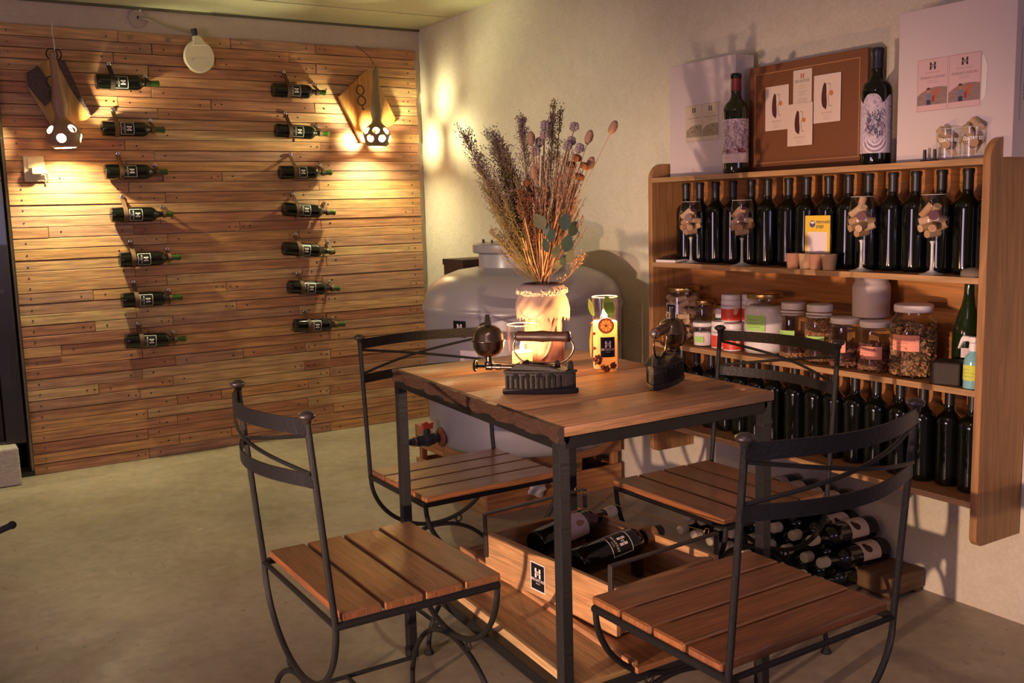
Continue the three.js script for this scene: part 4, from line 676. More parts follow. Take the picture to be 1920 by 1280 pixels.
// ---------------------------------------------------------------- table
const SK = (z) => -0.064 * (z + 1.53);          // the table stands a little out of square
const seatWood = [[0.40, 0.15, 0.05], [0.45, 0.175, 0.058], [0.35, 0.125, 0.045], [0.42, 0.16, 0.05]].map((c) => phys('lacquered seat wood', c, 0.42, { map: grainTex, bumpMap: grainBump, bumpScale: 0.0011, clearcoat: 0.55, clearcoatRoughness: 0.22 }));
const topWood = [[0.68, 0.35, 0.155], [0.71, 0.375, 0.165], [0.65, 0.315, 0.14], [0.73, 0.39, 0.17]].map((c) => phys('table board', c, 0.48, { map: grainTex, bumpMap: grainBump, bumpScale: 0.0006, clearcoat: 0.35, clearcoatRoughness: 0.25 }));
{
  const t = thing('dining_table', 'square iron framed table with plank top and low shelf', 'table', [0, 0, 0]);
  const yT = 0.825, th = 0.021;
  const seams = [-1.529, -1.712, -1.978, -2.19, -2.402];
  const shear = (g) => { const p = g.attributes.position; for (let i = 0; i < p.count; i++) p.setX(i, p.getX(i) + SK(p.getZ(i))); g.computeVertexNormals(); return g; };
  for (let i = 0; i < 4; i++) {
    const z0 = seams[i] - (i ? 0.0018 : 0), z1 = seams[i + 1] + 0.0018;
    const g = board(0.583, th, z0 - z1, 'x', 0.003, [i * 1.7, i * 0.61]).translate(1.3535, yT - th / 2, (z0 + z1) / 2);
    const b = part(t, 'top_board', toCreasedNormals(shear(g), 0.6), topWood[i]);
    // rough dark live edge at the left end of each board
    const e = new THREE.BoxGeometry(0.011, th + 0.008, z0 - z1, 2, 5, 36), q = e.attributes.position;
    for (let k = 0; k < q.count; k++) { const z = q.getZ(k), y = q.getY(k); if (q.getX(k) < 0.001) q.setX(k, q.getX(k) - 0.0028 * (1 + Math.sin(z * 71 + y * 300 + i * 2)) + 0.002 * Math.sin(z * 190 + y * 500)); if (y < -0.009) q.setY(k, y + 0.003 * Math.sin(z * 47 + i)); }
    e.translate(1.0578, yT - th / 2 - 0.0035, (z0 + z1) / 2); shear(e);
    part(b, 'live_edge', toCreasedNormals(e, 0.5), std('dark bark edge', [0.12, 0.06, 0.035], 0.55, { map: oldGrain, bumpMap: plasterBump, bumpScale: 0.004 }));
  }
  const s = new THREE.Shape(); s.absellipse(0, 0, 0.05, 0.018, 0, PI * 2);
  part(t, 'wood_knot', extrude(s, 0.0006).rotateX(-PI / 2), std('dark knot', [0.23, 0.115, 0.05], 0.5, { map: oldGrain }), [1.585, yT - 0.0001, -1.64], [0, 0.1, 0]);
  for (const [x, z] of [[1.075, -1.65], [1.08, -1.9], [1.6, -1.585], [1.615, -1.86], [1.1, -2.1]]) part(t, 'filled_nail', cyl(0.0065, 0.0065, 0.0012, 10), std('pale filler', [0.7, 0.45, 0.26], 0.6), [x + SK(z), yT + 0.0002, z]);
  const zs = [-1.546, -2.386], xs = [1.066, 1.628], w = 0.026, yf = yT - th - w / 2 - 0.001;
  for (const z of zs) for (const x of xs) {
    const lg = part(t, 'leg', sqbar([x + SK(z), 0.012, z], [x + SK(z), yf + w / 2, z], w), M.iron);
    part(lg, 'foot_cap', board(0.031, 0.03, 0.031, 'y', 0.004), M.black, [x + SK(z), 0.015, z]);
  }
  const ys = 0.255;
  for (const [y, n] of [[yf, 'top_rail'], [ys, 'lower_rail']]) {
    for (const z of zs) part(t, n, sqbar([xs[0] + SK(z), y, z], [xs[1] + SK(z), y, z], w), M.iron);
    for (const x of xs) part(t, n, sqbar([x + SK(zs[0]), y, zs[0]], [x + SK(zs[1]), y, zs[1]], w), M.iron);
  }
  const X = [1.083, 1.232, 1.402, 1.565, 1.64];
  const pale = [[0.62, 0.36, 0.14], [0.52, 0.22, 0.075], [0.46, 0.18, 0.065], [0.5, 0.21, 0.08]];
  for (let i = 0; i < 3; i++) {
    const y = ys + w / 2 + 0.006 + (i === 1 ? 0.002 : 0), g = board(X[i + 1] - X[i] - 0.004, 0.014, i === 1 ? 0.86 : 0.852, 'z', 0.002).translate((X[i] + X[i + 1]) / 2, y, -1.962 + (i === 1 ? 0.012 : 0));
    part(t, 'shelf_board', shear(g), phys('table shelf board', pale[i], 0.5, { map: grainTex, clearcoat: 0.2 }));
  }
  const lip = board(0.012, 0.02, 0.84, 'z', 0.002).translate(X[0] + 0.003, ys + w / 2 + 0.009, -1.964); part(t, 'shelf_lip', shear(lip), phys('pale pine lip', [0.66, 0.42, 0.19], 0.5, { map: grainTex }));
  part(t, 'shelf_batten', shear(board(0.016, 0.014, 0.85, 'z', 0.002).translate(1.236, ys + w / 2 + 0.018, -1.955)), topWood[2]);
  part(t, 'shelf_batten', shear(board(0.016, 0.014, 0.85, 'z', 0.002).translate(1.565, ys + w / 2 + 0.018, -1.955)), topWood[2]);
}
// ---------------------------------------------------------------- wrought iron chairs with slatted seats
function makeChair(label0, pos, turn) {
  const t = thing('garden_chair', label0, 'chair', pos, turn, 'iron chairs with slatted wooden seats');
  const hw = 0.224, zb = -0.188, zf = 0.188, r = 0.0068, yS = 0.434;
  const hoop = (z) => { const a = []; for (let i = 0; i <= 20; i++) { const th = PI + i * PI / 20; a.push(V(hw * Math.cos(th), yS + 0.192 * Math.sin(th), z)); } return a; };
  const lean = (y) => zb - 0.036 * Math.max(0, (y - yS) / 0.43);
  const upL = [], upR = [];
  for (let y = 0.862; y > yS + 0.02; y -= 0.06) { upL.push(V(-hw, y, lean(y))); upR.unshift(V(hw, y, lean(y))); }
  const bf = part(t, 'back_frame', tube([...upL, ...hoop(zb), ...upR], r, 110, 10), M.iron);
  for (const s of [-1, 1]) part(bf, 'finial', lathe([[0, 0.852], [0.0085, 0.853], [0.009, 0.86], [0.0155, 0.864], [0.0175, 0.868], [0.0165, 0.872], [0.009, 0.8765], [0, 0.878]].map((p) => [p[0], p[1] - 0.86]), 18), M.ironWorn, [s * hw, 0.86, lean(0.86)]);
  part(t, 'front_hoop', tube(hoop(zf), r, 60, 10), M.iron);
  const arch = (z) => { const a = []; for (let i = 0; i <= 20; i++) { const th = i * PI / 20; a.push(V(0.232 * Math.cos(th), 0.012 + 0.222 * Math.sin(th), z)); } return tube(a, r, 60, 10); };
  for (const z of [zb, zf]) {
    const a = part(t, 'leg_arch', arch(z), M.iron);
    for (const s of [-1, 1]) { part(a, 'foot', lathe([[0, 0], [0.013, 0], [0.0145, 0.004], [0.012, 0.009], [0.0075, 0.016], [0, 0.017]], 16), M.iron, [s * 0.232, 0, z]); part(a, 'ring', new THREE.TorusGeometry(0.0105, 0.0032, 8, 20), M.iron, [s * 0.082, 0.2405, z]); }
  }
  // stretchers
  for (const s of [-1, 1]) part(t, 'stretcher', bar([s * 0.215, 0.095, zb], [s * 0.215, 0.095, zf], 0.0058), M.iron);
  part(t, 'cross_stretcher', bar([-0.215, 0.095, 0], [0.215, 0.095, 0], 0.0055), M.iron);
  // seat
  part(t, 'seat_frame', merge([bar([-hw, yS, zb], [-hw, yS, zf + 0.004], 0.0085, 10), bar([hw, yS, zb], [hw, yS, zf + 0.004], 0.0085, 10), bar([-hw, yS, zf], [hw, yS, zf], 0.007, 10), bar([-hw, yS, zb], [hw, yS, zb], 0.006, 10)]), M.iron);
  const sd = 0.0945;
  for (let i = 0; i < 4; i++) part(t, 'seat_slat', board(0.452, 0.018, sd - 0.007, 'x', 0.004, [i * 0.83 + pos[0], i * 0.37]), seatWood[(i + Math.round(pos[0] * 7)) % 4], [0, yS + 0.0165, zb + 0.012 + sd * (i + 0.5) - 0.002]);
  // back: two bowed flat rails with crossed rods between
  const bow = (x, d) => -d * Math.cos(x / hw * PI / 2);
  const rail = (y, hgt, d) => { const a = []; for (let i = 0; i <= 24; i++) { const x = -hw - 0.003 + i * (2 * hw + 0.006) / 24; a.push([x, bow(Math.max(-hw, Math.min(hw, x)), d)]); } return ribbon(a, hgt, 0.0042).rotateX(PI / 2).translate(0, y, lean(y) - 0.004); };
  part(t, 'top_rail', rail(0.846, 0.031, 0.058), M.iron); part(t, 'lower_rail', rail(0.738, 0.028, 0.058), M.iron);
  for (const s of [-1, 1]) { const a = []; for (let i = 0; i <= 16; i++) { const f = i / 16, x = s * (-hw + 2 * hw * f), y = 0.829 - 0.076 * f; a.push(V(x, y, lean(y) + bow(x, 0.056) - (s > 0 ? 0.001 : 0.006))); } part(t, 'cross_rod', tube(a, 0.0042, 40, 8), M.iron); }
  return t;
}
makeChair('iron chair at the left with glossy lamp lit seat', [0.851, 0, -1.985], PI / 2);
makeChair('iron chair behind the table, before the grey tank', [1.40, 0, -2.562], 0);
makeChair('iron chair between the table and the wall shelf', [1.893, 0, -1.967], -PI / 2);
makeChair('nearest iron chair with reddish seat, at lower right', [1.362, 0, -1.348], PI + 0.01);
{
  const t = thing('iron_stand', 'black iron stand cut off by the left edge, only its knobbed arm showing', 'stand', [0.085, 0, -2.9]);
  part(t, 'pole', lathe([[0, 0], [0.035, 0], [0.035, 0.008], [0.009, 0.016], [0.0085, 0.52], [0.012, 0.53], [0, 0.54]], 18), M.iron);
  part(t, 'arm', tube([[0, 0.41, 0], [0.03, 0.42, 0.018], [0.07, 0.438, 0.044], [0.098, 0.452, 0.062]], 0.0085, 20, 10), M.iron);
  part(t, 'knob', new THREE.SphereGeometry(0.011, 16, 10), M.iron, [0.098, 0.452, 0.062]);
}
// ---------------------------------------------------------------- crate with two bottles on the table shelf
{
  const t = thing('wine_crate', 'shallow pine crate with iron handles on the table shelf', 'crate', [1.432, 0.2845, -1.925], rad(4));
  const w = 0.335, d = 0.52, h = 0.115, wd = 0.014, pine = [phys('pine board', [0.70, 0.39, 0.17], 0.5, { map: grainTex }), phys('pine board', [0.64, 0.34, 0.145], 0.5, { map: grainTex })];
  for (const x of [-1, 1]) part(t, 'side_board', board(wd, h, d, 'z'), pine[0], [x * (w / 2 - wd / 2), h / 2 + 0.002, 0]);
  for (const z of [-1, 1]) part(t, 'end_board', board(w - 2 * wd, h - 0.006, wd, 'x'), pine[1], [0, h / 2, z * (d / 2 - wd / 2 - 0.004)]);
  for (let i = -1; i <= 1; i++) part(t, 'base_board', board(0.1, 0.009, d - 0.04, 'z'), pine[1], [i * 0.102, 0.008, 0]);
  part(t, 'winery_sticker', new THREE.PlaneGeometry(0.058, 0.072).rotateY(-PI / 2), P.framedCard, [-w / 2 - 0.0008, 0.058, -0.028]);
  for (const z of [-1, 1]) {
    const zz = z * (d / 2 - 0.012), y0 = 0.05, y1 = 0.168;
    part(t, 'iron_handle', merge([sqbar([-w / 2 - 0.005, y0, zz], [-w / 2 - 0.005, y1, zz], 0.005, 0.014, 0.001), sqbar([w / 2 + 0.005, y0, zz], [w / 2 + 0.005, y1, zz], 0.005, 0.014, 0.001), sqbar([-w / 2 - 0.0075, y1, zz], [w / 2 + 0.0075, y1, zz], 0.005, 0.014, 0.001)]), M.ironWorn);
  }
  single('wire', 'thin wire tied between the two iron crate handles', 'wire', merge([tube([V(1.565, 0.455, -2.19), V(1.585, 0.445, -1.98), V(1.605, 0.455, -1.707)], 0.0012, 30, 6), new THREE.TorusGeometry(0.008, 0.0012, 6, 16).translate(1.565, 0.455, -2.19), new THREE.TorusGeometry(0.008, 0.0012, 6, 16).translate(1.605, 0.455, -1.707)]), M.brass);
  const lay = (lb, a, b, extra, spin) => {
    const q = thing('wine_bottle', lb, 'bottle', a); part(q, 'glass', bottleGeo, M.darkGlass); extra(q);
    q.quaternion.setFromUnitVectors(V(0, 1, 0), V(b[0] - a[0], b[1] - a[1], b[2] - a[2]).normalize()); q.rotateY(spin); return q;
  };
  lay('lying bottle with pale pink label, farther one in the crate', [1.335, 0.376, -2.06], [1.60, 0.398, -2.105], (q) => { part(q, 'paper_label', label(0.0382, 0.068, 0.165, 2.0), P.amphoraLabel); part(q, 'wax_cap', lathe([[0.016, 0.262], [0.0175, 0.268], [0.0175, 0.299], [0.015, 0.304], [0, 0.3045]], 20), M.wax); part(q, 'wax_medal', lathe([[0.014, 0], [0.013, 0.003], [0, 0.004]], 20).rotateX(PI / 2), std('plum seal', [0.09, 0.03, 0.045], 0.4), [0.004, 0.19, 0.0372]); }, -0.5);
  lay('lying bottle with black emblem label and wooden collar, nearer one in the crate', [1.335, 0.376, -1.885], [1.60, 0.396, -1.905], (q) => { part(q, 'paper_label', label(0.0382, 0.095, 0.165, 1.85), P.bottleLabel); part(q, 'wooden_collar', lathe([[0.019, 0.232], [0.0225, 0.234], [0.0235, 0.268], [0.021, 0.27], [0.0145, 0.271]], 24), phys('collar wood', [0.5, 0.24, 0.1], 0.5, { map: grainTex })); part(q, 'neck_foil', lathe([[0.0145, 0.27], [0.0162, 0.2845], [0.0163, 0.296], [0.0136, 0.2996], [0, 0.2998]], 20), M.black); }, -0.75);
  const cr = lathe([[0, 0], [0.015, 0], [0.017, 0.05], [0.0, 0.051]], 14);
  single('bottle_cradle', 'small wooden rest under bottle necks in the crate', 'rest', merge([board(0.02, 0.06, 0.03, 'y').translate(1.545, 0.325, -2.096), board(0.02, 0.06, 0.03, 'y').translate(1.545, 0.323, -1.90), board(0.03, 0.04, 0.4, 'z').translate(1.36, 0.316, -1.97)]), M.handleWood);
}
// ---------------------------------------------------------------- on the table
const YT = 0.8252;
const ventMat = std('dark vent hole', [0.004, 0.004, 0.004], 0.95);  // black discs stand in for the dark inside of vent holes
function gasIron(lb, pos, turn, drop = 0) {
  const t = thing('antique_iron', lb, 'iron', pos, turn);            // nose towards +x, heel and fuel tank at -x
  const foot = (k, n = 26) => { const a = []; for (let i = 0; i <= n; i++) { const u = i / n, x = -0.088 + 0.186 * u; a.push([x * k, 0.043 * k * Math.pow(Math.max(0, 1 - Math.pow(u, 2.6)), 0.75)]); } return [...a, ...a.slice(0, -1).reverse().map((p) => [p[0], -p[1]])]; };
  const slab = (k, h, b) => extrude(foot(k), h - 2 * b, b, 2).rotateX(-PI / 2).translate(0, b, 0);
  part(t, 'sole_plate', slab(1, 0.014, 0.003), M.castIron);
  const body = part(t, 'body', slab(0.93, 0.042, 0.003).translate(0, 0.012, 0), M.castIron);
  const ribs = []; for (const s of [-1, 1]) for (let i = 0; i < 11; i++) { const u = 0.04 + i * 0.075, x = (-0.088 + 0.186 * u) * 0.93, z = s * 0.0405 * Math.pow(1 - Math.pow(u, 2.6), 0.75); ribs.push(cyl(0.0036, 0.0036, 0.034, 7).translate(x, 0.03, z)); }
  part(body, 'rib', merge(ribs), M.castIron).userData.kind = 'stuff';
  for (const s of [-1, 1]) for (let i = 0; i < 4; i++) { const u = 0.16 + i * 0.17, x = (-0.088 + 0.186 * u) * 0.93, z = s * 0.0402 * Math.pow(1 - Math.pow(u, 2.6), 0.75); part(body, 'vent', cyl(0.0068, 0.0068, 0.0026, 14).rotateX(PI / 2), ventMat, [x, 0.046, z]); }
  part(t, 'cover_plate', merge([slab(0.97, 0.006, 0.0015).translate(0, 0.0535, 0), extrude([[-0.075, 0], [0.075, 0], [0.03, 0.012], [-0.055, 0.018]], 0.056, 0.002, 1).translate(0, 0.058, -0.028)]), M.castIron);
  for (const [x, z] of [[-0.034, 0], [0.045, 0], [0.078, 0.0]]) part(t, 'lug', merge([cyl(0.008, 0.0065, 0.014, 12).translate(x, 0.068, z), new THREE.SphereGeometry(0.0068, 12, 8).translate(x, 0.076, z)]), M.castIron);
  // bow and turned handle
  part(t, 'handle_bow', merge([-1, 1].map((s) => tube([[0.004 + s * 0.03, 0.074, 0], [0.006 + s * 0.055, 0.08, 0], [0.008 + s * 0.074, 0.1, 0], [0.009 + s * 0.078, 0.118, 0], [0.008 + s * 0.066, 0.142, 0]], 0.0028, 26, 8)).concat([bar([-0.03, 0.074, 0], [0.04, 0.074, 0], 0.0026)])), M.nickel);
  part(t, 'handle', lathe([[0, -0.07], [0.0125, -0.07], [0.0142, -0.062], [0.0128, -0.045], [0.0128, -0.02], [0.0148, 0], [0.013, 0.02], [0.0122, 0.045], [0.0138, 0.062], [0.012, 0.07], [0, 0.07]], 26).rotateZ(PI / 2), M.handleWood, [0.008, 0.142, 0]);
  for (const s of [-1, 1]) part(t, 'handle_bolt', new THREE.SphereGeometry(0.006, 12, 8), M.chrome, [0.008 + s * 0.072, 0.142, 0]);
  // fuel tank ball with seam, filler cap and valve
  const x = -0.135, k = part(t, 'fuel_tank', lathe([[0, 0.088], [0.018, 0.09], [0.031, 0.098], [0.0385, 0.112], [0.04, 0.128], [0.0432, 0.129], [0.0432, 0.132], [0.0395, 0.133], [0.0375, 0.147], [0.03, 0.16], [0.017, 0.168], [0, 0.17]], 36), M.nickel, [x, -drop, 0]);
  t.scale.setScalar(0.92);
  part(k, 'filler_cap', merge([lathe([[0.0095, 0.167], [0.0095, 0.181], [0.0075, 0.182], [0.0075, 0.188], [0, 0.189]], 18), cyl(0.0045, 0.0045, 0.012, 8).rotateZ(PI / 2).translate(0, 0.192, 0)]), M.castIron);
  part(t, 'tank_stem', merge([cyl(0.0075, 0.0075, 0.024, 14).translate(x, 0.078, 0), lathe([[0.007, 0.064], [0.0115, 0.067], [0.0115, 0.074], [0.007, 0.077]], 14).translate(x, 0, 0), move(cyl(0.0055, 0.0055, 0.07, 12), x + 0.04, 0.062, 0, 0, 0, PI / 2), move(cyl(0.009, 0.009, 0.016, 6), x, 0.062, 0, 0, 0, PI / 2), move(cyl(0.008, 0.008, 0.013, 6), x + 0.025, 0.062, 0, 0, 0, PI / 2)]), M.nickel);
  part(t, 'feed_pipe', tube([[x, 0.071, 0.004], [x + 0.03, 0.072, 0.004], [x + 0.07, 0.07, 0.003], [x + 0.11, 0.076, 0]], 0.0022, 20, 6), M.nickel);
  const vk = part(t, 'valve_knob', new THREE.TorusGeometry(0.0125, 0.0034, 8, 20).rotateY(PI / 2), M.black, [x - 0.037, 0.064, 0]);
  part(vk, 'valve_spindle', merge([move(cyl(0.0035, 0.0035, 0.03, 8), 0.015, -0.001, 0, 0, 0, PI / 2), move(cyl(0.0125, 0.0125, 0.003, 16), 0, 0, 0, 0, 0, PI / 2)]), M.castIron);
  return t;
}
gasIron('antique iron with round fuel tank, side on before the candle', [1.232, YT, -1.862], rad(-48));
gasIron('antique iron seen nose on, at the right of the table', [1.508, YT, -1.757], rad(217), 0.012);

const flameMat = std('candle flame', [0.1, 0.05, 0.02], 1, { emissive: col([1, 0.62, 0.22]), emissiveIntensity: 9 });
const flameGeo = lathe([[0, 0], [0.0035, 0.002], [0.0062, 0.008], [0.0058, 0.014], [0.0032, 0.024], [0, 0.034]], 16);
function flame(t, y, L) {
  part(t, 'wick', cyl(0.001, 0.0008, 0.012, 6), M.black, [0, y - 0.001, 0]);
  part(t, 'flame', flameGeo, flameMat, [0, y + 0.003, 0]);
  const l = new THREE.PointLight(col(L.color), L.cd); l.position.set(0, y + 0.015, 0); l.shadow.radius = 0.35; l.castShadow = true; l.name = 'candle_light'; t.add(l);
}
const waxMat = phys('lit candle wax', [0.9, 0.72, 0.45], 0.9, { transmission: 0.55, thickness: 0 });
{
  const g = thing('candle_holder', 'clear glass cylinder holding the burning white candle', 'candle holder', [1.3365, YT, -2.1]);
  part(g, 'glass', lathe([[0, 0.003], [0.036, 0.0], [0.0385, 0.004], [0.0392, 0.128], [0.0382, 0.1295]], 44), M.clear); part(g, 'glass_rim', new THREE.TorusGeometry(0.0388, 0.0011, 8, 48).rotateX(PI / 2), M.rim, [0, 0.129, 0]);
  const c = thing('candle', 'short white pillar candle burning inside the clear glass', 'candle', [1.3345, YT + 0.005, -2.1]);
  part(c, 'wax', lathe([[0, 0], [0.0255, 0], [0.0262, 0.003], [0.0262, 0.052], [0.0245, 0.0555], [0.018, 0.051], [0.006, 0.048], [0, 0.048]], 36), waxMat);
  flame(c, 0.052, LIGHT.candleLow);
}
const leaf = (L, w, bend = 0.2) => { const n = 10, pos = [], idx = [], uv = []; for (let i = 0; i <= n; i++) { const u = i / n, hw = w * Math.pow(Math.sin(PI * Math.min(1, u * 0.97 + 0.015)), 0.8) * (1 - 0.25 * u); for (const s of [-1, 0, 1]) { pos.push(s * hw, u * L, -bend * L * u * u + (s ? 0.0 : -0.12 * hw)); uv.push(0.5 + s * 0.5, u); } if (i < n) for (const k of [0, 1]) { const a = i * 3 + k; idx.push(a, a + 1, a + 3, a + 1, a + 4, a + 3); } } const g = new THREE.BufferGeometry(); g.setAttribute('position', new THREE.Float32BufferAttribute(pos, 3)); g.setAttribute('uv', new THREE.Float32BufferAttribute(uv, 2)); g.setIndex(idx); g.computeVertexNormals(); const b = g.clone(); b.scale(1, 1, 1); b.translate(0, 0, -0.0005); const bi = Array.from(b.index.array); for (let i = 0; i < bi.length; i += 3) [bi[i], bi[i + 1]] = [bi[i + 1], bi[i]]; b.setIndex(bi); b.computeVertexNormals(); return merge([g, b]); };
const leafMats = [phys('bay leaf', [0.13, 0.2, 0.03], 0.5, { transmission: 0.3 }), phys('yellow leaf', [0.42, 0.32, 0.06], 0.55, { transmission: 0.3 }), phys('eucalyptus leaf', [0.05, 0.085, 0.055], 0.5, { transmission: 0.15 }), phys('eucalyptus leaf', [0.16, 0.16, 0.075], 0.55, { transmission: 0.2 })];
{
  const t = thing('candle_glass', 'tall decorated glass candle with citrus slice and black winery label', 'candle', [1.527, YT, -2.0], rad(-38));
  part(t, 'glass', lathe([[0, 0.004], [0.03, 0.0], [0.033, 0.005], [0.0335, 0.192], [0.0325, 0.194]], 48), M.clear); part(t, 'glass_rim', new THREE.TorusGeometry(0.033, 0.0011, 8, 44).rotateX(PI / 2), M.rim, [0, 0.1935, 0]);
  part(t, 'wax', lathe([[0, 0.007], [0.031, 0.007], [0.0315, 0.012], [0.0315, 0.128], [0.028, 0.1305], [0.01, 0.126], [0, 0.126]], 40), waxMat);
  flame(t, 0.132, LIGHT.candleTall);
  part(t, 'winery_label', label(0.0345, 0.04, 0.092, 1.15, 0.22), P.plainCard);
  part(t, 'citrus_slice', merge([cyl(0.0205, 0.0205, 0.004, 28).rotateX(PI / 2)]), std('citrus rind', [0.25, 0.07, 0.015], 0.7), [0.003, 0.122, 0.0345], [0, 0.1, 0]);
  part(t, 'citrus_face', new THREE.CircleGeometry(0.0198, 32), P.citrus, [0.0032, 0.122, 0.0368], [0, 0.1, 0]);
  part(t, 'green_leaf', leaf(0.06, 0.016, -0.1), leafMats[0], [0.018, 0.143, 0.033], [0, 0.3, 0.28]);
  part(t, 'green_leaf', leaf(0.05, 0.012, 0.1), leafMats[0], [-0.029, 0.146, 0.02], [0, -0.9, 0.55]);
  part(t, 'yellow_leaf', leaf(0.085, 0.011, 0.1), leafMats[1], [-0.037, 0.035, 0.004], [0, -1.2, 0.16]);
  part(t, 'green_leaf', leaf(0.045, 0.009, 0.1), leafMats[0], [0.036, 0.07, 0.0], [0, 1.2, -0.08]);
  const red = std('dried berry', [0.30, 0.06, 0.02], 0.6), pod = std('dried seed pod', [0.2, 0.055, 0.03], 0.8);
  for (const [a, y, r] of [[-0.95, 0.1, 0.0042], [-0.95, 0.062, 0.004], [-1.35, 0.125, 0.0035]]) part(t, 'berry', new THREE.SphereGeometry(r, 12, 8), red, [0.0345 * Math.sin(a), y, 0.0345 * Math.cos(a)]);
  for (const [a, y, r] of [[-0.62, 0.033, 0.0115], [-0.15, 0.014, 0.006], [0.1, 0.01, 0.0075], [0.65, 0.018, 0.0075]]) part(t, 'dried_flower', jitter(new THREE.IcosahedronGeometry(r, 3), r * 0.55, 900), pod, [0.0335 * Math.sin(a), y, 0.0335 * Math.cos(a)]);
}
// ---------------------------------------------------------------- vase wrapped in crumpled cloth
const VB = V(1.437, YT, -2.155);
{
  const t = thing('flower_vase', 'vase wrapped in crumpled rose cloth with frayed collar', 'vase', [VB.x, VB.y, VB.z], rad(-34));
  const cloth = std('crumpled rose cloth', [0.29, 0.14, 0.115], 0.9), gauze = phys('frayed beige gauze', [0.34, 0.235, 0.18], 0.95, { transmission: 0.15 }), grey = std('grey felt rim', [0.2, 0.155, 0.15], 0.95);
  const crumple = (pts, f, amt, seg = 90) => { const g = lathe(pts, seg), p = g.attributes.position; for (let i = 0; i < p.count; i++) { const x = p.getX(i), y = p.getY(i), z = p.getZ(i), a = Math.atan2(z, x), k = 1 + amt * (Math.sin(a * 3 + y * f) * 0.5 + 0.5 * Math.sin(a * 7 - y * f * 1.7 + 2 * Math.sin(y * f * 0.6)) + 0.35 * Math.sin(a * 13 + y * f * 2.3)); p.setXYZ(i, x * k, y, z * k); } g.computeVertexNormals(); return g; };
  const prof = []; for (let i = 0; i <= 40; i++) prof.push([0.0505, 0.002 + i * 0.195 / 40]);
  part(t, 'cloth_wrap', crumple([[0, 0.001], ...prof], 55, 0.035), cloth);
  const col0 = []; for (let i = 0; i <= 16; i++) { const u = i / 16; col0.push([0.062 + 0.012 * Math.sin(PI * (0.2 + 0.75 * u)) - 0.006 * u, 0.142 + u * 0.06]); }
  const cg = crumple(col0, 60, 0.03, 120), q = cg.attributes.position;
  for (let i = 0; i < q.count; i++) if (q.getY(i) < 0.15) { const a = Math.atan2(q.getZ(i), q.getX(i)); q.setY(i, q.getY(i) - 0.006 * Math.abs(Math.sin(a * 9)) - 0.007 * (Math.sin(a * 37) > 0.3) - 0.012 * Math.max(0, Math.sin(a + 2.6))); }
  part(t, 'gauze_collar', cg, gauze);
  part(t, 'felt_rim', crumple([[0.062, 0.195], [0.066, 0.206], [0.06, 0.22], [0.05, 0.226], [0.043, 0.222], [0.041, 0.2], [0.04, 0.16]], 60, 0.02), grey);
  const grains = []; for (let i = 0; i < 150; i++) { const a = rr(0, 2 * PI); grains.push(move(new THREE.CapsuleGeometry(0.0016, 0.007, 3, 6), 0.066 * Math.cos(a), 0.205 + rr(-0.006, 0.006), 0.066 * Math.sin(a), rr(0, 3), rr(0, 3), rr(0, 3))); }
  part(t, 'rice_trim', merge(grains), std('rice grains', [0.66, 0.5, 0.34], 0.7)).userData.kind = 'stuff';
  for (let i = 0; i < 4; i++) { const a = i * 1.6 + 0.6, pts = []; for (let k = 0; k <= 10; k++) { const u = k / 10; pts.push(V(0.0535 * Math.cos(a + u * 1.1), 0.15 - 0.13 * u + 0.012 * Math.sin(u * 7 + i), 0.0535 * Math.sin(a + u * 1.1))); } part(t, 'cloth_fold', tube(pts, 0.0036, 40, 8), cloth); }
  part(t, 'wooden_toggle', board(0.007, 0.045, 0.006, 'y', 0.0025), std('pale stick', [0.6, 0.4, 0.22], 0.7), [0.043, 0.12, 0.042]);
}
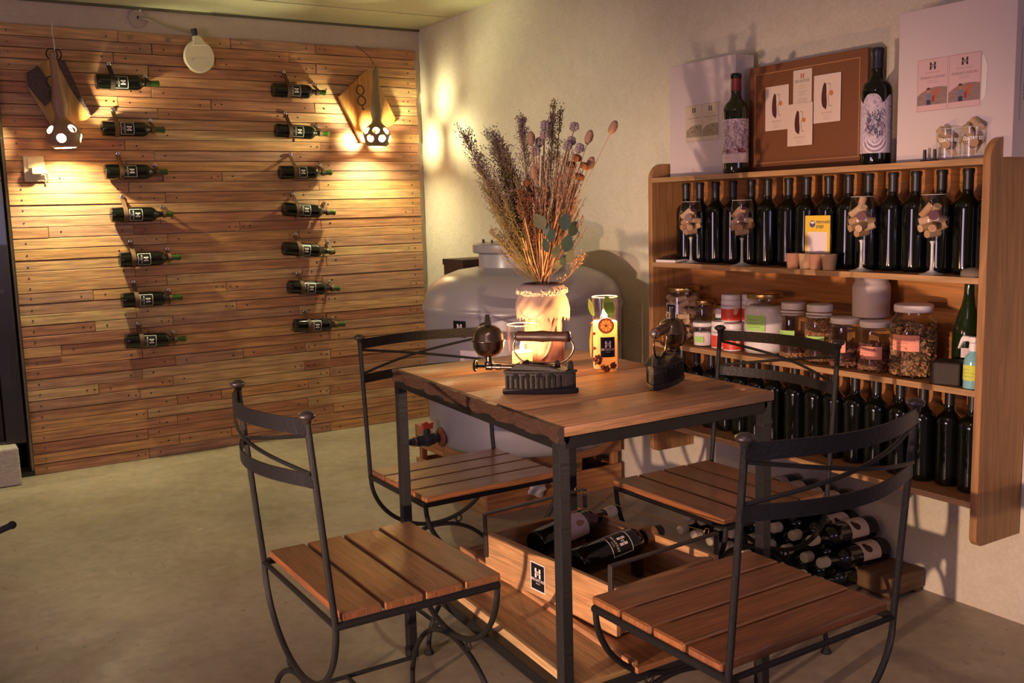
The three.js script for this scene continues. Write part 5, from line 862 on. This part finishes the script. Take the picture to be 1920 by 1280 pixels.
// ---------------------------------------------------------------- dried bouquet: every stem its own thing
{
  const rgt = V(0.847, 0, 0.531), fwd = V(0.531, 0, -0.847), S = 0.00142, mouth = VB.clone().add(V(0, 0.222, 0));
  const at = (px, py, d = 0) => mouth.clone().addScaledVector(rgt, (px - 1020) * S).addScaledVector(fwd, d).add(V(0, (532 - py) * S, 0));
  const root = () => mouth.clone().addScaledVector(rgt, rr(-0.027, 0.027)).addScaledVector(fwd, rr(-0.027, 0.027)).add(V(0, -0.1, 0));
  const mid = (a, b, k = 0.55) => { const m = a.clone().lerp(b, k); m.addScaledVector(V(0, 1, 0), 0.02); m.lerp(V(mouth.x, m.y, mouth.z), 0.18); return m; };
  const curve = (a, b) => new THREE.CatmullRomCurve3([a, a.clone().lerp(mouth, 0.75).lerp(b, 0.05).add(V(0, 0.02, 0)), mid(a, b), b]);
  const wand = (c, r, n = 14) => new THREE.TubeGeometry(c, n, r, 5);
  const stemM = [std('olive dry stem', [0.21, 0.15, 0.045], 0.9), std('straw stem', [0.55, 0.29, 0.11], 0.85), std('brown dry stem', [0.16, 0.085, 0.04], 0.9)];
  const mauve = std('faded mauve florets', [0.27, 0.185, 0.18], 0.95), mauveDark = std('dark mauve florets', [0.17, 0.11, 0.105], 0.95), rust = std('rust dried petals', [0.22, 0.075, 0.025], 0.9), tan = std('tan grass', [0.33, 0.18, 0.1], 0.9), olive = std('olive florets', [0.26, 0.2, 0.06], 0.9);
  // statice sprays: fine branching twigs with many tiny florets
  const spray = (lb, px, py, d, spread, n, mats, tail = 0.42) => {
    const a = root(), b = at(px, py, d), c = curve(a, b), t = thing('dried_spray', lb, 'dried flower', [a.x, a.y, a.z]), tw = [wand(c, 0.0011, 20)], fl = [];
    const side = (L) => V(rr(-1, 1), rr(0.1, 1.1), rr(-1, 1)).normalize().multiplyScalar(L);
    for (let i = 0; i < n; i++) {
      const u = tail + (1 - tail) * Math.sqrt(rnd()), p = c.getPoint(u), tg = c.getTangent(u), L = spread * rr(0.35, 1) * (0.55 + 0.5 * Math.sin(PI * Math.min(1, (u - tail) / (1 - tail) * 0.9 + 0.1)));
      const e = p.clone().add(side(L).add(tg.clone().multiplyScalar(L * 0.8)));
      tw.push(bar(p, e, 0.00055, 4));
      const k = 3 + Math.floor(rnd() * 4);
      for (let j = 0; j < k; j++) { const q = p.clone().lerp(e, rr(0.35, 1.05)).add(side(0.008)); const g = new THREE.OctahedronGeometry(rr(0.0012, 0.0025), 0); g.scale(0.8, 1.5, 0.8); move(g, q.x, q.y, q.z, rr(0, 3), rr(0, 3), rr(0, 3)); fl.push(g); }
    }
    const tg = merge(tw), fg = merge(fl); tg.translate(-a.x, -a.y, -a.z); fg.translate(-a.x, -a.y, -a.z);
    part(t, 'twigs', tg, mats[0]); part(t, 'florets', fg, mats[1]);
  };
  spray('olive statice spray reaching farthest left in the bouquet', 884, 258, 0.0, 0.052, 153, [stemM[0], mauveDark], 0.4);
  spray('mauve statice spray with dense dark top, left of centre', 938, 262, 0.02, 0.055, 255, [stemM[0], mauve], 0.45);
  spray('mauve statice spray ending in a pointed tip at upper left', 990, 236, 0.0, 0.036, 187, [stemM[0], mauve], 0.55);
  spray('mauve statice spray, middle height on the left side', 915, 322, -0.03, 0.052, 221, [stemM[0], mauve], 0.35);
  spray('low olive spray on the left edge, tip hanging outward', 925, 360, -0.01, 0.046, 187, [stemM[0], olive], 0.3);
  spray('olive haze spray inside the left half of the bouquet', 962, 330, 0.03, 0.049, 289, [stemM[0], olive], 0.3);
  spray('dark statice spray behind the left half', 950, 290, 0.07, 0.052, 221, [stemM[0], mauveDark], 0.4);
  spray('short wispy spray low at left above the tank lid', 932, 436, 0.0, 0.029, 68, [stemM[0], olive], 0.4);
  spray('lowest olive spray brushing the vase rim at left', 965, 400, -0.03, 0.043, 204, [stemM[0], olive], 0.25);
  spray('rust coloured spray in the lower middle', 990, 372, -0.05, 0.041, 221, [stemM[2], rust], 0.35);
  spray('yellow berry sprig rising highest in the middle', 1049, 205, 0.0, 0.020, 78, [stemM[0], olive], 0.7);
  spray('second yellow sprig beside the highest one', 1062, 215, 0.02, 0.017, 61, [stemM[0], olive], 0.7);
  spray('brown sprig with dark buds near the top centre', 1046, 228, -0.01, 0.017, 68, [stemM[2], mauveDark], 0.75);
  spray('tiny pale bud sprig at lower right by the vase rim', 1090, 488, -0.05, 0.030, 34, [stemM[2], tan], 0.6);
  // tan grass fan and straw stalks: nobody could count these
  const fan = (lb, n, x0, x1, y0, y1, r, m, heads) => { const gs = []; for (let i = 0; i < n; i++) { const a = root(), b = at(rr(x0, x1), rr(y0, y1), rr(-0.07, 0.07)), c = curve(a, b); gs.push(wand(c, r * rr(0.7, 1.2), 9)); if (heads) for (let j = 0; j < heads; j++) { const p = c.getPoint(rr(0.8, 1)); gs.push(move(new THREE.OctahedronGeometry(rr(0.0014, 0.0026), 0).scale(0.7, 2.2, 0.7), p.x + rr(-0.004, 0.004), p.y, p.z + rr(-0.004, 0.004), rr(-0.4, 0.4), 0, rr(-0.4, 0.4))); } } single('dried_grass', lb, 'dried grass', merge(gs), m, null, null, null, 'stuff'); };
  fan('fan of fine tan grass in the middle of bouquet', 190, 1000, 1098, 280, 420, 0.0008, tan, 9);
  fan('bright straw stalks rising from the vase mouth', 70, 985, 1056, 395, 470, 0.0014, stemM[1], 0);
  fan('thin brown stems at the right of bouquet', 30, 1050, 1105, 330, 440, 0.0008, stemM[2], 4);
  fan('olive wisps crossing the lower left of bouquet', 110, 930, 1000, 330, 470, 0.0007, stemM[0], 5);
  // globe thistles, bunny tails, dried roses
  const flower = (name, lb, cat, px, py, d, headGeo, headMat, stemMat, r = 0.0011, turnHead) => { const a = root(), b = at(px, py, d), c = curve(a, b), t = thing(name, lb, cat, [a.x, a.y, a.z]); part(t, 'stem', wand(c, r).translate(-a.x, -a.y, -a.z), stemMat); const h = part(t, 'head', headGeo, headMat, [b.x - a.x, b.y - a.y, b.z - a.z]); h.quaternion.setFromUnitVectors(V(0, 1, 0), turnHead ?? c.getTangent(1)); return t; };
  const ballG = jitter(new THREE.IcosahedronGeometry(0.0115, 4), 0.004, 700), tailG = jitter(new THREE.SphereGeometry(0.01, 20, 14), 0.0016, 900).scale(1, 1.85, 1), blue = std('grey blue thistle', [0.32, 0.26, 0.24], 0.95), tailM = std('buff bunny tail', [0.34, 0.2, 0.12], 0.95);
  [[1087, 243, 'highest at right of the tall sprig'], [1032, 241, 'highest at left of the tall sprig'], [1030, 258, 'just under the highest left one'], [1022, 270, 'left of the grass top'], [1080, 270, 'upper right, in a close pair'], [1072, 279, 'lower of the close right pair'], [1014, 286, 'lowest on the left of the grass'], [1094, 284, 'rightmost, above the rust roses']].forEach(([x, y, w], i) => flower('globe_thistle', `grey blue globe thistle ${w}`, 'dried flower', x, y, rr(-0.03, 0.03), ballG, blue, stemM[2]));
  [[1006, 264, 'left of centre with orange side'], [1112, 264, 'slanting right of centre'], [1156, 248, 'farthest right on a long stem'], [1113, 312, 'over the rust roses at right'], [1010, 325, 'low in the middle left']].forEach(([x, y, w]) => flower('bunny_tail', `buff bunny tail grass ${w}`, 'dried grass', x, y, rr(-0.03, 0.0), tailG, tailM, stemM[1], 0.0008));
  const roseG = (() => { const gs = []; for (let k = 0; k < 16; k++) { const a = k * 2.4, q = 0.003 + k * 0.0006; gs.push(move(new THREE.SphereGeometry(0.0075, 8, 6).scale(1, 1.1, 0.3), q * Math.cos(a), 0.004 - k * 0.0002, q * Math.sin(a), 0.3 * Math.sin(a), -a + PI / 2, 0)); } return merge(gs); })();
  const dark = std('dark dried rose', [0.07, 0.025, 0.015], 0.9);
  [[1088, 303, 'upper right cluster', rust], [1101, 318, 'rightmost in the right cluster', rust], [1092, 337, 'lowest in the right cluster', rust], [1078, 315, 'inner right cluster', dark], [998, 345, 'left of the grass fan', rust], [1008, 358, 'dark one below the left rose', dark], [1000, 372, 'lowest dark one at left', dark]].forEach(([x, y, w, m]) => flower('dried_rose', `dried rose bud, ${w}`, 'dried flower', x, y, rr(-0.05, -0.01), roseG, m, stemM[2]));
  // eucalyptus branch with round leaves
  const a = root(), e = thing('eucalyptus_branch', 'eucalyptus branch with round green leaves low in the bouquet', 'branch', [a.x, a.y, a.z]);
  const c = new THREE.CatmullRomCurve3([a, at(1035, 500, -0.05), at(1045, 460, -0.06), at(1060, 415, -0.07)]), c2 = new THREE.CatmullRomCurve3([at(1035, 500, -0.05), at(1060, 470, -0.06), at(1080, 450, -0.06)]);
  part(e, 'stem', merge([wand(c, 0.0018), wand(c2, 0.0014)]).translate(-a.x, -a.y, -a.z), stemM[2]);
  const L = leaf(0.046, 0.019, 0.12), Ls = leaf(0.038, 0.012, 0.1);
  for (const [px, py, d, ry, rz, g, m] of [[1026, 428, -0.075, 0.2, 0.55, L, 3], [1030, 440, -0.07, -0.5, 0.15, Ls, 2], [1060, 432, -0.08, 0.2, -0.2, L, 2], [1070, 440, -0.075, 0.6, -0.75, L, 2], [1030, 470, -0.075, 0.3, 0.2, Ls, 2], [1040, 480, -0.07, 0.2, -0.5, Ls, 3], [1062, 470, -0.08, 0.3, -0.3, L, 2], [1052, 492, -0.075, 0.4, -0.9, Ls, 2], [1066, 490, -0.07, 0.3, -0.4, Ls, 3], [1040, 500, -0.07, 0.4, -1.0, Ls, 3], [1034, 452, -0.08, 0.2, -0.3, Ls, 2]]) {
    const p = at(px, py, d).sub(a); part(e, 'leaf', g, leafMats[m], [p.x, p.y, p.z], [0, -0.56 + ry, rz]);
  }
}
// ---------------------------------------------------------------- chips in the concrete
{
  const pale = std('chipped concrete', [0.62, 0.56, 0.47], 0.9), chip = jitter(new THREE.SphereGeometry(0.01, 12, 6).scale(1.6, 0.12, 0.7), 0.0012, 300);
  [[0.2, -1.95, 'bare floor near left edge'], [0.92, -3.9, 'floor before the plank wall']].forEach(([x, z, w]) => single('floor_chip', `small pale chip on the ${w}`, 'chip', chip, pale, [x, 0.0008, z]));
}
renderer.render(scene, camera);
